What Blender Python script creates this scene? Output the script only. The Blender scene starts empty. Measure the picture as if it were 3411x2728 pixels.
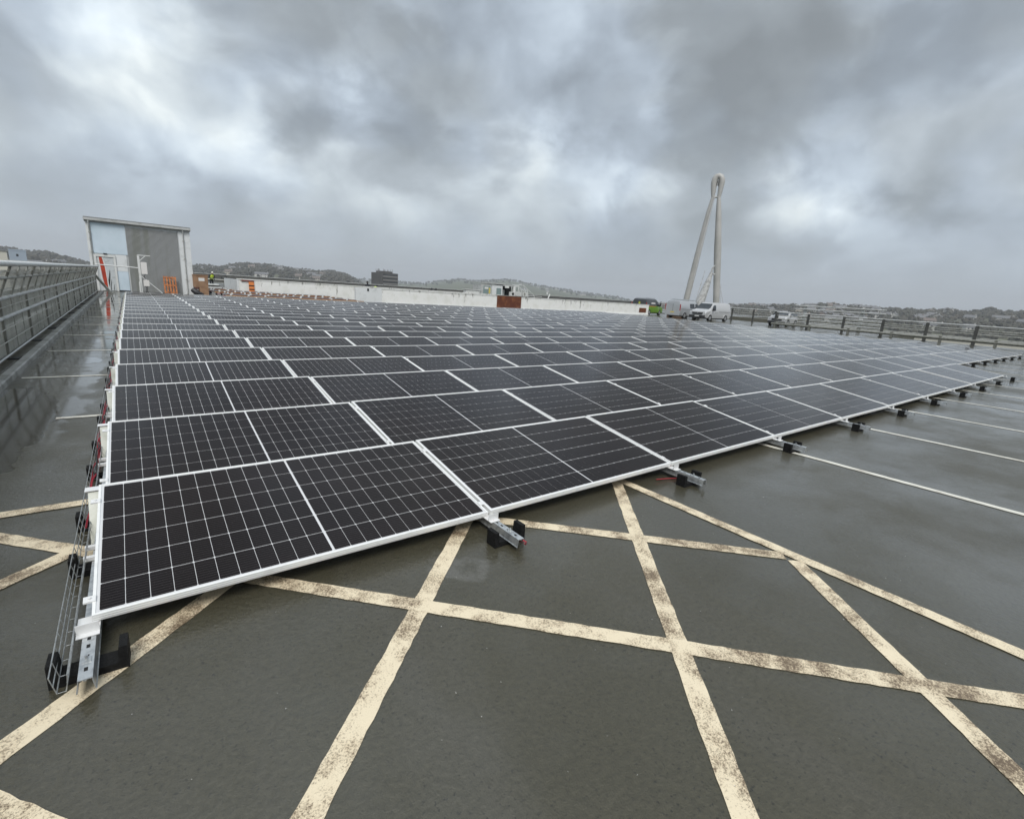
import bpy, bmesh, math, random
import numpy as np
from mathutils import Matrix, Vector
SC = bpy.context.scene
COL = SC.collection
rnd = random.Random(7)
nrs = np.random.RandomState(11)
R_ = math.radians

# ------------------------------------------------------------------ camera
F_PX, YAW, PITCH, ROLL = 1618.47, .6646, -.2354, .0661      # fitted to the panel grid
CAM = Vector((.2681, -2.5188, 1.615))
fw = Vector((math.sin(YAW) * math.cos(PITCH), math.cos(YAW) * math.cos(PITCH), math.sin(PITCH)))
rt0 = Vector((math.cos(YAW), -math.sin(YAW), 0)); up0 = rt0.cross(fw)
rt = math.cos(ROLL) * rt0 + math.sin(ROLL) * up0
up = -math.sin(ROLL) * rt0 + math.cos(ROLL) * up0
cd = bpy.data.cameras.new('camera'); cam = bpy.data.objects.new('camera', cd); COL.objects.link(cam)
cam.matrix_world = Matrix(((rt.x, up.x, -fw.x, CAM.x), (rt.y, up.y, -fw.y, CAM.y), (rt.z, up.z, -fw.z, CAM.z), (0, 0, 0, 1)))
cd.sensor_fit = 'HORIZONTAL'; cd.sensor_width = 36; cd.lens = 36 * F_PX / 3411
cd.clip_start = .05; cd.clip_end = 20000
SC.camera = cam
def pix(x, y):
    return (fw * F_PX + rt * (x - 1705.5) - up * (y - 1364)).normalized()

# ------------------------------------------------------------------ node helper
class NT:
    def __init__(s, tree): s.t = tree; s.n = tree.nodes; s.l = tree.links
    def node(s, typ, **kw):
        n = s.n.new(typ)
        for k, v in kw.items(): setattr(n, k, v)
        return n
    def put(s, sock, val):
        if val is None: return
        if hasattr(val, 'links') or isinstance(val, bpy.types.NodeSocket): s.l.new(val, sock)
        elif isinstance(val, (tuple, list)) and len(val) == 3 and sock.type == 'RGBA': sock.default_value = (*val, 1)
        else: sock.default_value = val
    def math(s, op, a, b=None, c=None, clamp=False):
        n = s.node('ShaderNodeMath', operation=op, use_clamp=clamp)
        for i, v in enumerate((a, b, c)): s.put(n.inputs[i], v)
        return n.outputs[0]
    def vmath(s, op, a, b=None, scale=None):
        n = s.node('ShaderNodeVectorMath', operation=op)
        s.put(n.inputs[0], a); s.put(n.inputs[1], b)
        if scale is not None: s.put(n.inputs['Scale'], scale)
        return n.outputs['Value'] if op in ('LENGTH', 'DOT_PRODUCT', 'DISTANCE') else n.outputs[0]
    def noise(s, vec, scale, detail=4, rough=.55, dist=0, out='Fac'):
        n = s.node('ShaderNodeTexNoise'); s.put(n.inputs['Vector'], vec)
        n.inputs['Scale'].default_value = scale; n.inputs['Detail'].default_value = detail
        n.inputs['Roughness'].default_value = rough; n.inputs['Distortion'].default_value = dist
        return n.outputs[out]
    def rng(s, v, a, b, c=0., d=1., smooth=True):
        n = s.node('ShaderNodeMapRange', clamp=True)
        if smooth: n.interpolation_type = 'SMOOTHSTEP'
        s.put(n.inputs[0], v)
        for i, q in enumerate((a, b, c, d)): s.put(n.inputs[i + 1], q)
        return n.outputs[0]
    def mix(s, f, a, b, mode='MIX'):
        n = s.node('ShaderNodeMix', data_type='RGBA', blend_type=mode)
        s.put(n.inputs['Factor'], f); s.put(n.inputs[6], a); s.put(n.inputs[7], b)
        return n.outputs[2]
    def scalev(s, vec, xyz):
        return s.vmath('MULTIPLY', vec, xyz)
    def sep(s, vec):
        n = s.node('ShaderNodeSeparateXYZ'); s.put(n.inputs[0], vec); return n.outputs
    def comb(s, x, y, z):
        n = s.node('ShaderNodeCombineXYZ')
        for i, q in enumerate((x, y, z)): s.put(n.inputs[i], q)
        return n.outputs[0]
    def bump(s, h, strength, dist=.01):
        n = s.node('ShaderNodeBump'); s.put(n.inputs['Height'], h)
        n.inputs['Strength'].default_value = strength; n.inputs['Distance'].default_value = dist
        return n.outputs[0]

# ------------------------------------------------------------------ sky: heavy broken overcast
SUN_AZ, SUN_EL = 212., 52.
W = bpy.data.worlds.new('World'); SC.world = W; W.use_nodes = True
w = NT(W.node_tree); w.n.clear()
sky = w.node('ShaderNodeTexSky', sky_type='NISHITA'); sky.sun_disc = False
sky.sun_elevation = R_(SUN_EL); sky.sun_rotation = R_(SUN_AZ)
dirv = w.node('ShaderNodeTexCoord').outputs['Generated']
x_, y_, z_ = w.sep(dirv)
zc = w.math('MAXIMUM', z_, 0.)
ball = w.comb(x_, y_, w.math('MULTIPLY', zc, 1.35))
warp = w.vmath('SUBTRACT', w.noise(ball, 3.0, 2, .5, out='Color'), (.5, .5, .5))
b2 = w.vmath('ADD', ball, w.vmath('SCALE', warp, scale=.22))
masses = w.noise(b2, 3.4, 7, .48)
lumps = w.noise(w.vmath('ADD', b2, (4.1, 1.7, .6)), 7.5, 7, .50)
wisps = w.noise(w.vmath('ADD', ball, (7.3, 2.1, 0)), 17., 6, .55)
gaps = w.rng(w.math('ABSOLUTE', w.math('SUBTRACT', masses, .515)), .0, .085, 1., 0.)
val = w.math('ADD', w.math('MULTIPLY', w.math('SUBTRACT', masses, .5), .75), w.math('MULTIPLY', gaps, .10))
val = w.math('ADD', val, w.math('ADD', w.math('MULTIPLY', w.math('SUBTRACT', lumps, .5), .55), w.math('MULTIPLY', w.math('SUBTRACT', wisps, .5), .14)))
wd = w.vmath('ADD', dirv, w.vmath('SCALE', w.vmath('SUBTRACT', w.noise(ball, 7., 6, .58, out='Color'), (.5, .5, .5)), scale=.17))
def cloud(px, py, size, amp, flat=1., lean=0.):
    """one thick or thin spot of the cloud deck, by its direction"""
    d = pix(px, py)
    diff = w.vmath('SUBTRACT', wd, tuple(d))
    sx, sy, sz = w.sep(diff)
    if lean: sz = w.math('SUBTRACT', sz, w.math('MULTIPLY', sx, lean))
    diff = w.comb(sx, sy, w.math('MULTIPLY', sz, flat))
    q = w.math('DIVIDE', w.vmath('LENGTH', diff), size)
    return w.math('MULTIPLY', w.math('EXPONENT', w.math('MULTIPLY', w.math('MULTIPLY', q, q), -1.)), amp)
for c in [(390, 60, .09, .28), (300, 260, .09, .06), (1095, 345, .05, .36), (900, 330, .06, .18), (860, 480, .06, .14), (1780, 520, .06, .26, 1.3), (2060, 600, .10, .24, 1.5), (1650, 640, .09, .14, 1.5),
          (2640, 690, .09, .30, 1.8), (2850, 740, .14, .16, 2.6), (2800, 440, .12, .16, 1.5), (2200, 340, .035, .2), (1900, 140, .10, .14), (60, 420, .16, .14), (560, 480, .2, .12), (1300, 700, .12, .14, 2.6), (600, 620, .2, .1, 2.5),
          (1330, 130, .16, -.16), (700, 150, .12, -.12), (1500, 280, .09, -.12), (2400, 330, .13, -.22, 1.5), (2750, 230, .16, -.16, 1.5), (3060, 690, .075, -.36, 2.0), (3150, 740, .07, -.14, 2.), (985, 430, .055, -.34, 1.1), (1960, 300, .09, -.20), (1850, 360, .06, -.1),
          (300, 640, .22, -.14, 4.), (800, 730, .2, -.14, 4.5), (60, 90, .1, -.18), (1330, 560, .08, -.1, 1.6), (2300, 480, .14, -.1, 2.6), (3350, 480, .12, -.12, 1.6), (240, 480, .06, -.1)]:
    val = w.math('ADD', val, cloud(*c))
ramp = w.node('ShaderNodeValToRGB'); w.put(ramp.inputs[0], w.math('ADD', w.math('MULTIPLY', val, 1.22), .415, clamp=True))
cr = ramp.color_ramp
for i, (p, c) in enumerate([(0., (.148, .162, .170)), (.25, (.197, .218, .233)), (.5, (.290, .322, .350)), (.66, (.38, .422, .452)), (.82, (.50, .545, .565)), (1., (.70, .74, .73))]):
    e = cr.elements[i] if i < 2 else cr.elements.new(p)
    e.position = p; e.color = (*c, 1)
tint = w.mix(w.rng(w.noise(ball, 4.2, 3, .5), .4, .6), (.965, .997, 1.05), (1.0, 1.0, .99))
hz = w.rng(z_, .0, .17, 1., 0.)
col = w.mix(w.math('MULTIPLY', hz, .75), w.mix(1., ramp.outputs[0], tint, 'MULTIPLY'), (.252, .288, .334))
# overcast decks brighten steadily towards the zenith
zen = w.rng(z_, .55, 1., 1., 1.6)
col = w.vmath('SCALE', col, scale=zen)
bg1 = w.node('ShaderNodeBackground'); w.put(bg1.inputs[0], col); bg1.inputs[1].default_value = 1.
bg2 = w.node('ShaderNodeBackground'); w.put(bg2.inputs[0], sky.outputs[0]); bg2.inputs[1].default_value = .06
mx = w.node('ShaderNodeMixShader'); mx.inputs[0].default_value = .1
w.l.new(bg1.outputs[0], mx.inputs[1]); w.l.new(bg2.outputs[0], mx.inputs[2])
wo = w.node('ShaderNodeOutputWorld'); w.l.new(mx.outputs[0], wo.inputs[0])
W.cycles.sampling_method = 'MANUAL'; W.cycles.sample_map_resolution = 512

sd = bpy.data.lights.new('sun', 'SUN'); sun = bpy.data.objects.new('sun', sd); COL.objects.link(sun)
sd.energy = 1.5; sd.angle = R_(30); sd.color = (1., .97, .93)
sdir = Vector((math.sin(R_(SUN_AZ)) * math.cos(R_(SUN_EL)), math.cos(R_(SUN_AZ)) * math.cos(R_(SUN_EL)), math.sin(R_(SUN_EL))))
sun.rotation_euler = sdir.to_track_quat('Z', 'Y').to_euler()
SC.view_settings.view_transform = 'Standard'; SC.view_settings.look = 'None'
SC.view_settings.gamma = 1; SC.view_settings.exposure = 0.85; SC.view_settings.use_curve_mapping = False
SC.render.engine = 'CYCLES'
SC.cycles.use_denoising = True
try: SC.cycles.denoiser = 'OPENIMAGEDENOISE'
except Exception: pass
SC.cycles.max_bounces = 6; SC.cycles.diffuse_bounces = 3; SC.cycles.glossy_bounces = 3
SC.cycles.transparent_max_bounces = 10; SC.cycles.volume_bounces = 0
SC.cycles.sample_clamp_indirect = 6; SC.cycles.caustics_reflective = False; SC.cycles.caustics_refractive = False

# ------------------------------------------------------------------ materials
def mat(name, color, rough=.6, metal=0., var=None, bump=None, coat=0., coat_r=.1, obj=False, spec=.5):
    """var = (scale, second colour, low, high[, stretch xyz]); bump = (scale, strength)"""
    m = bpy.data.materials.new(name); m.use_nodes = True
    t = NT(m.node_tree); p = t.n['Principled BSDF']
    pos = t.node('ShaderNodeTexCoord').outputs['Object'] if obj else t.node('ShaderNodeNewGeometry').outputs['Position']
    p.inputs['Roughness'].default_value = rough; p.inputs['Metallic'].default_value = metal
    p.inputs['Specular IOR Level'].default_value = spec
    c = color
    for q in ([var] if var and not isinstance(var, list) else (var or [])):
        v = t.scalev(pos, q[4]) if len(q) > 4 else pos
        c = t.mix(t.rng(t.noise(v, q[0], 6, .6), q[2], q[3]), c, q[1])
    t.put(p.inputs['Base Color'], c)
    if bump: t.l.new(t.bump(t.noise(pos, bump[0], 5, .6), bump[1]), p.inputs['Normal'])
    if coat:
        p.inputs['Coat Weight'].default_value = coat; p.inputs['Coat Roughness'].default_value = coat_r
    return m
M = {}
M['alu'] = mat('frame_aluminium', (.86, .86, .84), .38, .1, (9, (.74, .74, .72), .5, .75))
M['galv'] = mat('galvanised_steel', (.62, .64, .64), .38, .7, (30, (.42, .44, .45), .4, .65), (40, .08))
M['galv_dull'] = mat('dull_galvanised', (.46, .46, .42), .5, .3, (5, (.28, .28, .24), .4, .68))
M['rail_dark'] = mat('dark_rail', (.085, .085, .078), .5, .1, (3, (.055, .055, .05), .4, .7))
M['rail_post'] = mat('weathered_post', (.24, .24, .21), .55, .2, (6, (.13, .13, .11), .4, .7))
M['rubber'] = mat('black_rubber', (.006, .006, .006), .8, 0, (60, (.012, .012, .012), .45, .6), (120, .4), spec=.25)
M['plate'] = mat('deflector_plate', (.40, .41, .37), .4, .3, (6, (.28, .29, .25), .4, .7))
M['white_br'] = mat('white_bracket', (.80, .80, .79), .4, .15)
M['slot'] = mat('slot_dark', (.012, .012, .012), .9)
M['red_cable'] = mat('red_cable', (.42, .025, .045), .4)
M['black_cable'] = mat('black_cable', (.02, .02, .022), .45)
M['red_rail'] = mat('red_primer', (.17, .05, .04), .5, 0, (4, (.09, .04, .03), .4, .65))
M['timber'] = mat('timber', (.55, .33, .15), .7, 0, (5, (.30, .15, .06), .4, .65, (1, 1, 6)))
M['pallet'] = mat('pallet_wood', (.50, .18, .055), .65, 0, (7, (.22, .07, .02), .42, .65), (20, .2))
M['card'] = mat('cardboard', (.33, .20, .12), .8, 0, (3, (.24, .14, .08), .4, .7))
M['paper'] = mat('paper', (.75, .73, .70), .7)
M['orange'] = mat('orange_plastic', (.75, .24, .06), .45, 0, (4, (.5, .14, .04), .5, .7))
M['white_pl'] = mat('white_plastic', (.72, .73, .71), .5, 0, (3, (.56, .57, .54), .5, .75))
M['sheet'] = mat('plastic_sheet', (.62, .60, .60), .35, 0, (5, (.45, .42, .42), .4, .7), (6, .5))
M['hivis'] = mat('hivis_yellow', (.55, .70, .06), .6)
M['cloth_dk'] = mat('dark_cloth', (.018, .02, .026), .85)
M['skin'] = mat('skin', (.42, .26, .19), .55)
M['helmet'] = mat('helmet_white', (.7, .7, .62), .4)
M['cream'] = mat('cream_render', (.60, .58, .50), .8)
M['blue_clad'] = mat('blue_cladding', (.34, .40, .47), .6)
M['dark_glass'] = mat('dark_glass', (.02, .024, .028), .08, 0, spec=.8)
M['tyre'] = mat('tyre', (.02, .02, .02), .8)
M['rim'] = mat('wheel_rim', (.42, .43, .44), .4, .5)
M['blackpl'] = mat('black_bumper', (.025, .025, .027), .5)
M['white_paint'] = mat('white_car_paint', (.47, .475, .48), .3, coat=.6, coat_r=.08)
M['silver_paint'] = mat('silver_car_paint', (.44, .455, .47), .32, .3, coat=.6, coat_r=.08)
M['green_paint'] = mat('green_car_paint', (.16, .36, .035), .3, coat=.6, coat_r=.08)
M['grey_wrap'] = mat('charcoal_wrap', (.055, .06, .065), .35)
M['lamp_red'] = mat('tail_lamp', (.35, .03, .03), .25)
M['lamp_clear'] = mat('head_lamp', (.62, .65, .68), .15)
M['plate_y'] = mat('yellow_plate', (.68, .55, .1), .5)
M['plate_w'] = mat('white_plate', (.72, .72, .7), .5)
M['mast'] = mat('mast_paint', (.44, .43, .405), .5, 0, [(.15, (.36, .355, .33), .4, .7), (.9, (.33, .31, .28), .62, .8)])
M['mast_white'] = mat('mast_white_paint', (.56, .56, .545), .45, 0, (1.0, (.34, .34, .325), .45, .62))
M['cable_grey'] = mat('cable_grey', (.5, .5, .5), .5)
M['block_dk'] = mat('dark_block', (.075, .072, .068), .7, 0, (.2, (.06, .058, .055), .4, .6))
M['block_band'] = mat('concrete_band', (.20, .19, .18), .7)
M['concrete'] = mat('concrete', (.30, .30, .28), .8, 0, (1.2, (.2, .2, .18), .4, .7), (30, .2))
M['kerb'] = mat('kerb_concrete', (.36, .36, .34), .55, 0, (2.5, (.19, .19, .17), .42, .62), (50, .3))
M['roof_grey'] = mat('grey_roof_sheet', (.24, .25, .25), .6, 0, (.3, (.17, .17, .17), .4, .7))
M['tree'] = mat('winter_foliage', (.052, .050, .036), .95, 0, [(.004, (.066, .058, .043), .45, .6), (.02, (.046, .047, .031), .5, .65)])
M['treeg'] = mat('hedge_foliage', (.045, .055, .028), .95, 0, (.02, (.060, .055, .036), .45, .6))
M['bark'] = mat('bark', (.06, .05, .04), .9)
M['scrub'] = mat('scrub_ground', (.065, .062, .044), .95, 0, [(.006, (.10, .105, .06), .45, .6), (.02, (.07, .062, .046), .5, .65)])
M['pasture'] = mat('pasture', (.085, .098, .045), .95, 0, [(.004, (.065, .078, .036), .45, .55), (.011, (.10, .10, .055), .52, .62)])
M['h_white'] = mat('white_house', (.50, .49, .46), .8)
M['h_cream'] = mat('cream_house', (.46, .42, .35), .8)
M['h_brick'] = mat('brick_house', (.21, .165, .14), .8)
M['r_slate'] = mat('slate_roof', (.15, .15, .155), .7)
M['r_tile'] = mat('tile_roof', (.15, .12, .105), .7)
M['rust'] = mat('rusty_steel', (.12, .034, .014), .75, 0, [(2.2, (.22, .078, .03), .48, .66), (6, (.07, .02, .01), .55, .7)], (20, .3))
M['louvre'] = mat('grey_louvre', (.42, .43, .43), .5, .1, (1.2, (.34, .35, .32), .45, .65, (2., 0, .12)))
M['fascia'] = mat('grey_fascia', (.52, .53, .52), .5, 0, (3, (.36, .37, .35), .45, .7))
M['pale_blue'] = mat('pale_blue_panel', (.62, .72, .80), .5, 0, [(1.1, (.55, .66, .73), .4, .7), (9, (.3, .34, .36), .73, .78)])
M['pale_white'] = mat('off_white_panel', (.74, .76, .76), .5, 0, (2, (.6, .62, .61), .5, .7))
M['red_door'] = mat('red_stripe', (.48, .055, .02), .5, 0, (5, (.33, .04, .02), .45, .65))
M['door_grey'] = mat('door_skin', (.56, .59, .60), .45, 0, (5, (.42, .45, .45), .5, .7))
M['glass_pale'] = mat('cabin_glass', (.22, .29, .29), .12)
M['logo_y'] = mat('logo_yellow', (.62, .66, .08), .5)

def wall_mat():
    m = bpy.data.materials.new('weathered_white_paint'); m.use_nodes = True
    t = NT(m.node_tree); p = t.n['Principled BSDF']
    pos = t.node('ShaderNodeNewGeometry').outputs['Position']
    z = t.sep(pos)[2]
    base = t.mix(t.rng(t.noise(pos, 1.6, 6), .42, .72), (.88, .88, .85), (.78, .78, .73))
    moss = t.noise(t.scalev(pos, (1, 1, .22)), 3.2, 8, .7)
    topw = t.rng(z, .35, 1.25, .0, .085)
    st = t.rng(t.math('ADD', moss, topw), .63, .73)
    base = t.mix(t.math('MULTIPLY', st, .85), base, (.13, .125, .095))
    t.put(p.inputs['Base Color'], base); p.inputs['Roughness'].default_value = .6
    t.l.new(t.bump(t.noise(pos, 25, 5), .25), p.inputs['Normal'])
    return m
M['wall'] = wall_mat()

def deck_mat():
    m = bpy.data.materials.new('wet_deck_coating'); m.use_nodes = True
    t = NT(m.node_tree); p = t.n['Principled BSDF']
    pos = t.node('ShaderNodeNewGeometry').outputs['Position']
    x, y, z = t.sep(pos)
    wob = t.vmath('SUBTRACT', t.noise(pos, 1.7, 5, .6, out='Color'), (.5, .5, .5))
    wp = t.vmath('ADD', pos, t.vmath('SCALE', wob, scale=.55))
    def pool(cx, cy, rx, ry):
        sx, sy, _ = t.sep(t.vmath('MULTIPLY', t.vmath('SUBTRACT', wp, (cx, cy, 0)), (1 / rx, 1 / ry, 0)))
        q = t.math('ADD', t.math('MULTIPLY', sx, sx), t.math('MULTIPLY', sy, sy))
        return t.rng(q, .86, 1.02, 1., 0.)
    pools = None
    for a in [(-1.0, 4.3, .5, 2.1), (-.75, 20.5, .55, 2.4), (-.7, 11.6, .25, .7), (-.55, 8.6, .3, .5), (-.7, 14.6, .3, .6), (-.9, 26, .3, 1.2)]:
        k = pool(*a); pools = k if pools is None else t.math('MAXIMUM', pools, k)
    film = t.math('MULTIPLY', pool(-.62, 18.6, .60, 16.6), t.rng(t.noise(wp, 1.4, 5, .6), .30, .5, .35, 1.))
    grit = t.noise(pos, 190, 3, .6); grit2 = t.noise(pos, 55, 4, .6)
    cloudy = t.noise(pos, .55, 6, .6); streak = t.noise(t.scalev(pos, (1, .22, 1)), 1.3, 6, .62)
    c = t.mix(t.rng(cloudy, .35, .68), (.062, .0565, .035), (.074, .068, .045))
    c = t.mix(t.rng(streak, .5, .75), c, (.080, .074, .054))
    c = t.mix(t.math('MULTIPLY', t.rng(grit2, .56, .72), .35), c, (.022, .020, .015))
    c = t.mix(t.math('MULTIPLY', t.rng(grit, .6, .75), .35), c, (.018, .017, .013))
    lump = t.noise(pos, 62, 2, .5); peel = t.noise(pos, 34, 5, .62)
    c = t.mix(t.math('MULTIPLY', t.rng(peel, .35, .65), .3), c, (.030, .028, .018))
    c = t.mix(t.math('MULTIPLY', t.rng(lump, .61, .68), t.rng(t.noise(pos, 1.3, 4, .6), .35, .65, .15, .75)), c, (.014, .013, .010))
    scuff = t.rng(t.noise(wp, .9, 7, .68), .66, .73)
    c = t.mix(t.math('MULTIPLY', scuff, .45), c, (.11, .105, .092))
    # pale dried patch of coating beside the hatching
    sx, sy, _ = t.sep(t.vmath('SUBTRACT', wp, (1.72, -.28, 0)))
    u = t.math('ADD', sx, sy); v = t.math('SUBTRACT', sx, sy)
    patch = t.math('MULTIPLY', t.rng(t.noise(pos, 7, 6, .7), .35, .6), 1.)
    patch = t.math('MULTIPLY', patch, t.math('MULTIPLY', t.rng(t.math('ABSOLUTE', u), .12, .2, 1., 0.), t.rng(t.math('ABSOLUTE', v), .22, .33, 1., 0.)))
    c = t.mix(t.math('MULTIPLY', patch, .6), c, (.14, .135, .118))
    c = t.mix(t.math('MULTIPLY', pools, .75), c, (.028, .023, .016))
    t.put(p.inputs['Base Color'], c)
    wet = t.rng(t.noise(wp, .8, 5, .6), .38, .66)
    r = t.math('ADD', t.math('MULTIPLY', wet, -.2), t.math('ADD', .47, t.math('MULTIPLY', grit2, .06)))
    r = t.math('MULTIPLY', r, t.math('SUBTRACT', 1., t.math('MULTIPLY', pools, .93)))
    t.put(p.inputs['Roughness'], r)
    t.put(p.inputs['Coat Weight'], t.math('MAXIMUM', film, t.math('MAXIMUM', t.rng(t.noise(t.vmath('ADD', wp, (3, 9, 0)), .5, 5, .62), .36, .62, .18, .95), pools)))
    t.put(p.inputs['Coat Roughness'], t.math('SUBTRACT', t.math('SUBTRACT', .085, t.math('MULTIPLY', film, .045)), t.math('MULTIPLY', pools, .04)))
    p.inputs['Coat IOR'].default_value = 1.48
    dry = t.math('SUBTRACT', 1., pools)
    h = t.math('MULTIPLY', t.math('ADD', t.math('MULTIPLY', peel, 2.6), t.math('ADD', t.math('MULTIPLY', grit, .5), t.math('MULTIPLY', grit2, .8))), dry)
    rip = t.math('MULTIPLY', t.noise(t.scalev(pos, (1, 1.6, 1)), 26, 3, .5, .6), t.math('MULTIPLY', pools, .16))
    t.l.new(t.bump(t.math('ADD', h, rip), .55, .006), p.inputs['Normal'])
    t.l.new(t.bump(t.math('ADD', t.math('MULTIPLY', h, t.math('SUBTRACT', .30, t.math('MULTIPLY', film, .26))), rip), .5, .004), p.inputs['Coat Normal'])
    return m
M['deck'] = deck_mat()

def line_mat(name, c1, c2, lo, hi):
    m = bpy.data.materials.new(name); m.use_nodes = True
    t = NT(m.node_tree); p = t.n['Principled BSDF']
    pos = t.node('ShaderNodeNewGeometry').outputs['Position']
    low = t.noise(pos, 4.5, 5, .65)
    sp = t.noise(pos, 130, 4, .7); sp2 = t.noise(pos, 240, 2, .6)
    f = t.math('ADD', t.math('MULTIPLY', sp, .62), t.math('ADD', t.math('MULTIPLY', low, .72), t.math('MULTIPLY', sp2, .2)))
    c = t.mix(t.rng(low, .4, .7), c1, c2)
    c = t.mix(t.rng(f, lo, hi), c, (.14, .10, .062))
    t.put(p.inputs['Base Color'], c); p.inputs['Roughness'].default_value = .55
    t.l.new(t.bump(sp, .4, .004), p.inputs['Normal'])
    return m
M['hatch'] = line_mat('worn_yellow_paint', (.78, .67, .48), (.68, .55, .37), .71, .92)
M['bay'] = line_mat('worn_white_paint', (.70, .68, .60), (.56, .53, .46), .84, 1.06)

# solar panel faces --------------------------------------------------
PL, PD, GAP, TILT, PITCHY, FRONT_Z = 2.094, 1.1818, .02, .1543, 1.6016, .135
BX, BY = .024, .024                       # frame + white margin round the cells
CX = (PL - 2 * BX - .012) / 22; CY = (PD - 2 * BY) / 6
def cell_mat():
    m = bpy.data.materials.new('solar_cell'); m.use_nodes = True
    t = NT(m.node_tree); p = t.n['Principled BSDF']
    pos = t.node('ShaderNodeNewGeometry').outputs['Position']
    uv = t.node('ShaderNodeUVMap').outputs[0]
    v = t.sep(uv)[1]
    fr = t.math('FRACT', t.math('MULTIPLY', v, 10.))
    bus = t.rng(t.math('ABSOLUTE', t.math('SUBTRACT', fr, .5)), .05, .12, 1., 0.)
    rain = t.noise(pos, 210, 2, .5)
    c = t.mix(t.rng(t.noise(pos, .8, 3), .4, .6), (.0075, .0055, .0055), (.011, .0080, .0078))
    rv = t.node('ShaderNodeObjectInfo').outputs['Random']
    c = t.mix(t.math('MULTIPLY', rv, .5), c, (.0085, .0065, .0065))
    c = t.mix(t.math('MULTIPLY', bus, .5), c, (.055, .05, .05))
    c = t.mix(t.math('MULTIPLY', t.rng(rain, .70, .77), .5), c, (.16, .15, .15))
    t.put(p.inputs['Base Color'], c)
    p.inputs['Roughness'].default_value = .6; p.inputs['Specular IOR Level'].default_value = .0
    p.inputs['Coat Weight'].default_value = 1.; p.inputs['Coat IOR'].default_value = 1.29
    t.put(p.inputs['Coat Roughness'], t.rng(t.noise(pos, 2.2, 4, .6), .3, .7, .04, .11))
    b = t.bump(t.math('ADD', rain, t.noise(pos, 60, 2, .5)), .05, .004)
    t.l.new(b, p.inputs['Coat Normal']); p.inputs['Coat Tint'].default_value = (1, .95, .93, 1)
    return m
M['cell'] = cell_mat()
M['lam'] = mat('white_laminate', (.66, .66, .66), .4, coat=1., coat_r=.18)

# ------------------------------------------------------------------ mesh helper
class MB:
    def __init__(s): s.v = []; s.f = []; s.uv = None
    def add(s, vs, fs):
        o = len(s.v); s.v.extend([tuple(q) for q in vs]); s.f.extend([tuple(i + o for i in f) for f in fs]); return s
    def hexa(s, p):       # 4 bottom ccw, 4 top ccw
        return s.add(p, [(3, 2, 1, 0), (4, 5, 6, 7), (0, 1, 5, 4), (1, 2, 6, 5), (2, 3, 7, 6), (3, 0, 4, 7)])
    def box(s, x0, x1, y0, y1, z0, z1):
        return s.hexa([(x0, y0, z0), (x1, y0, z0), (x1, y1, z0), (x0, y1, z0), (x0, y0, z1), (x1, y0, z1), (x1, y1, z1), (x0, y1, z1)])
    def bar(s, p, q, wx, wz, upv=(0, 0, 1)):    # rectangular bar from p to q
        p, q = Vector(p), Vector(q); d = (q - p).normalized(); a = d.cross(Vector(upv))
        if a.length < 1e-4: a = d.cross(Vector((1, 0, 0)))
        a.normalize(); b = a.cross(d).normalized(); a = a * wx / 2; b = b * wz / 2
        return s.hexa([p - a - b, p + a - b, q + a - b, q - a - b, p - a + b, p + a + b, q + a + b, q - a + b])
    def tube(s, p, q, r, r2=None, n=8, caps=True):
        return s.path([p, q], [r, r if r2 is None else r2], n, caps)
    def path(s, pts, r, n=6, caps=True):
        pts = [Vector(p) for p in pts]; rs = r if isinstance(r, (list, tuple)) else [r] * len(pts)
        vs = []; ref = Vector((0, 0, 1))
        for i, p in enumerate(pts):
            d = (pts[min(i + 1, len(pts) - 1)] - pts[max(i - 1, 0)]).normalized()
            if abs(d.dot(ref)) > .97: ref = Vector((1, 0, 0)) if abs(d.x) < .9 else Vector((0, 1, 0))
            a = d.cross(ref).normalized(); b = a.cross(d).normalized()
            for k in range(n):
                t = 2 * math.pi * k / n
                vs.append(p + (a * math.cos(t) + b * math.sin(t)) * rs[i])
        fs = []
        for i in range(len(pts) - 1):
            for k in range(n):
                fs.append((i * n + k, i * n + (k + 1) % n, (i + 1) * n + (k + 1) % n, (i + 1) * n + k))
        if caps:
            fs.append(tuple(reversed(range(n)))); fs.append(tuple(range((len(pts) - 1) * n, len(pts) * n)))
        return s.add(vs, fs)
    def prism(s, poly, fn, a, b):    # poly of 2-D points, fn(u,v,t)->xyz
        n = len(poly)
        vs = [fn(u, v, a) for u, v in poly] + [fn(u, v, b) for u, v in poly]
        fs = [tuple(reversed(range(n))), tuple(range(n, 2 * n))] + [(i, (i + 1) % n, n + (i + 1) % n, n + i) for i in range(n)]
        return s.add(vs, fs)
    def loft(s, rings, close=True, caps=True):
        n = len(rings[0]); vs = [p for r in rings for p in r]; fs = []
        for i in range(len(rings) - 1):
            for k in range(n if close else n - 1):
                fs.append((i * n + k, i * n + (k + 1) % n, (i + 1) * n + (k + 1) % n, (i + 1) * n + k))
        if caps:
            fs.append(tuple(reversed(range(n)))); fs.append(tuple(range((len(rings) - 1) * n, len(rings) * n)))
        return s.add(vs, fs)
    def mesh(s, name, m, smooth=False):
        me = bpy.data.meshes.new(name); me.from_pydata(s.v, [], s.f); me.update()
        bm = bmesh.new(); bm.from_mesh(me); bmesh.ops.recalc_face_normals(bm, faces=bm.faces)
        if smooth:
            for f in bm.faces: f.smooth = True
            for e in bm.edges:
                if len(e.link_faces) == 2 and e.calc_face_angle(0) > .7: e.smooth = False
        bm.to_mesh(me); bm.free()
        me.materials.append(M[m] if isinstance(m, str) else m)
        return me
    def build(s, name, m, parent=None, smooth=False):
        return link(name, s.mesh(name, m, smooth), parent)
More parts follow.
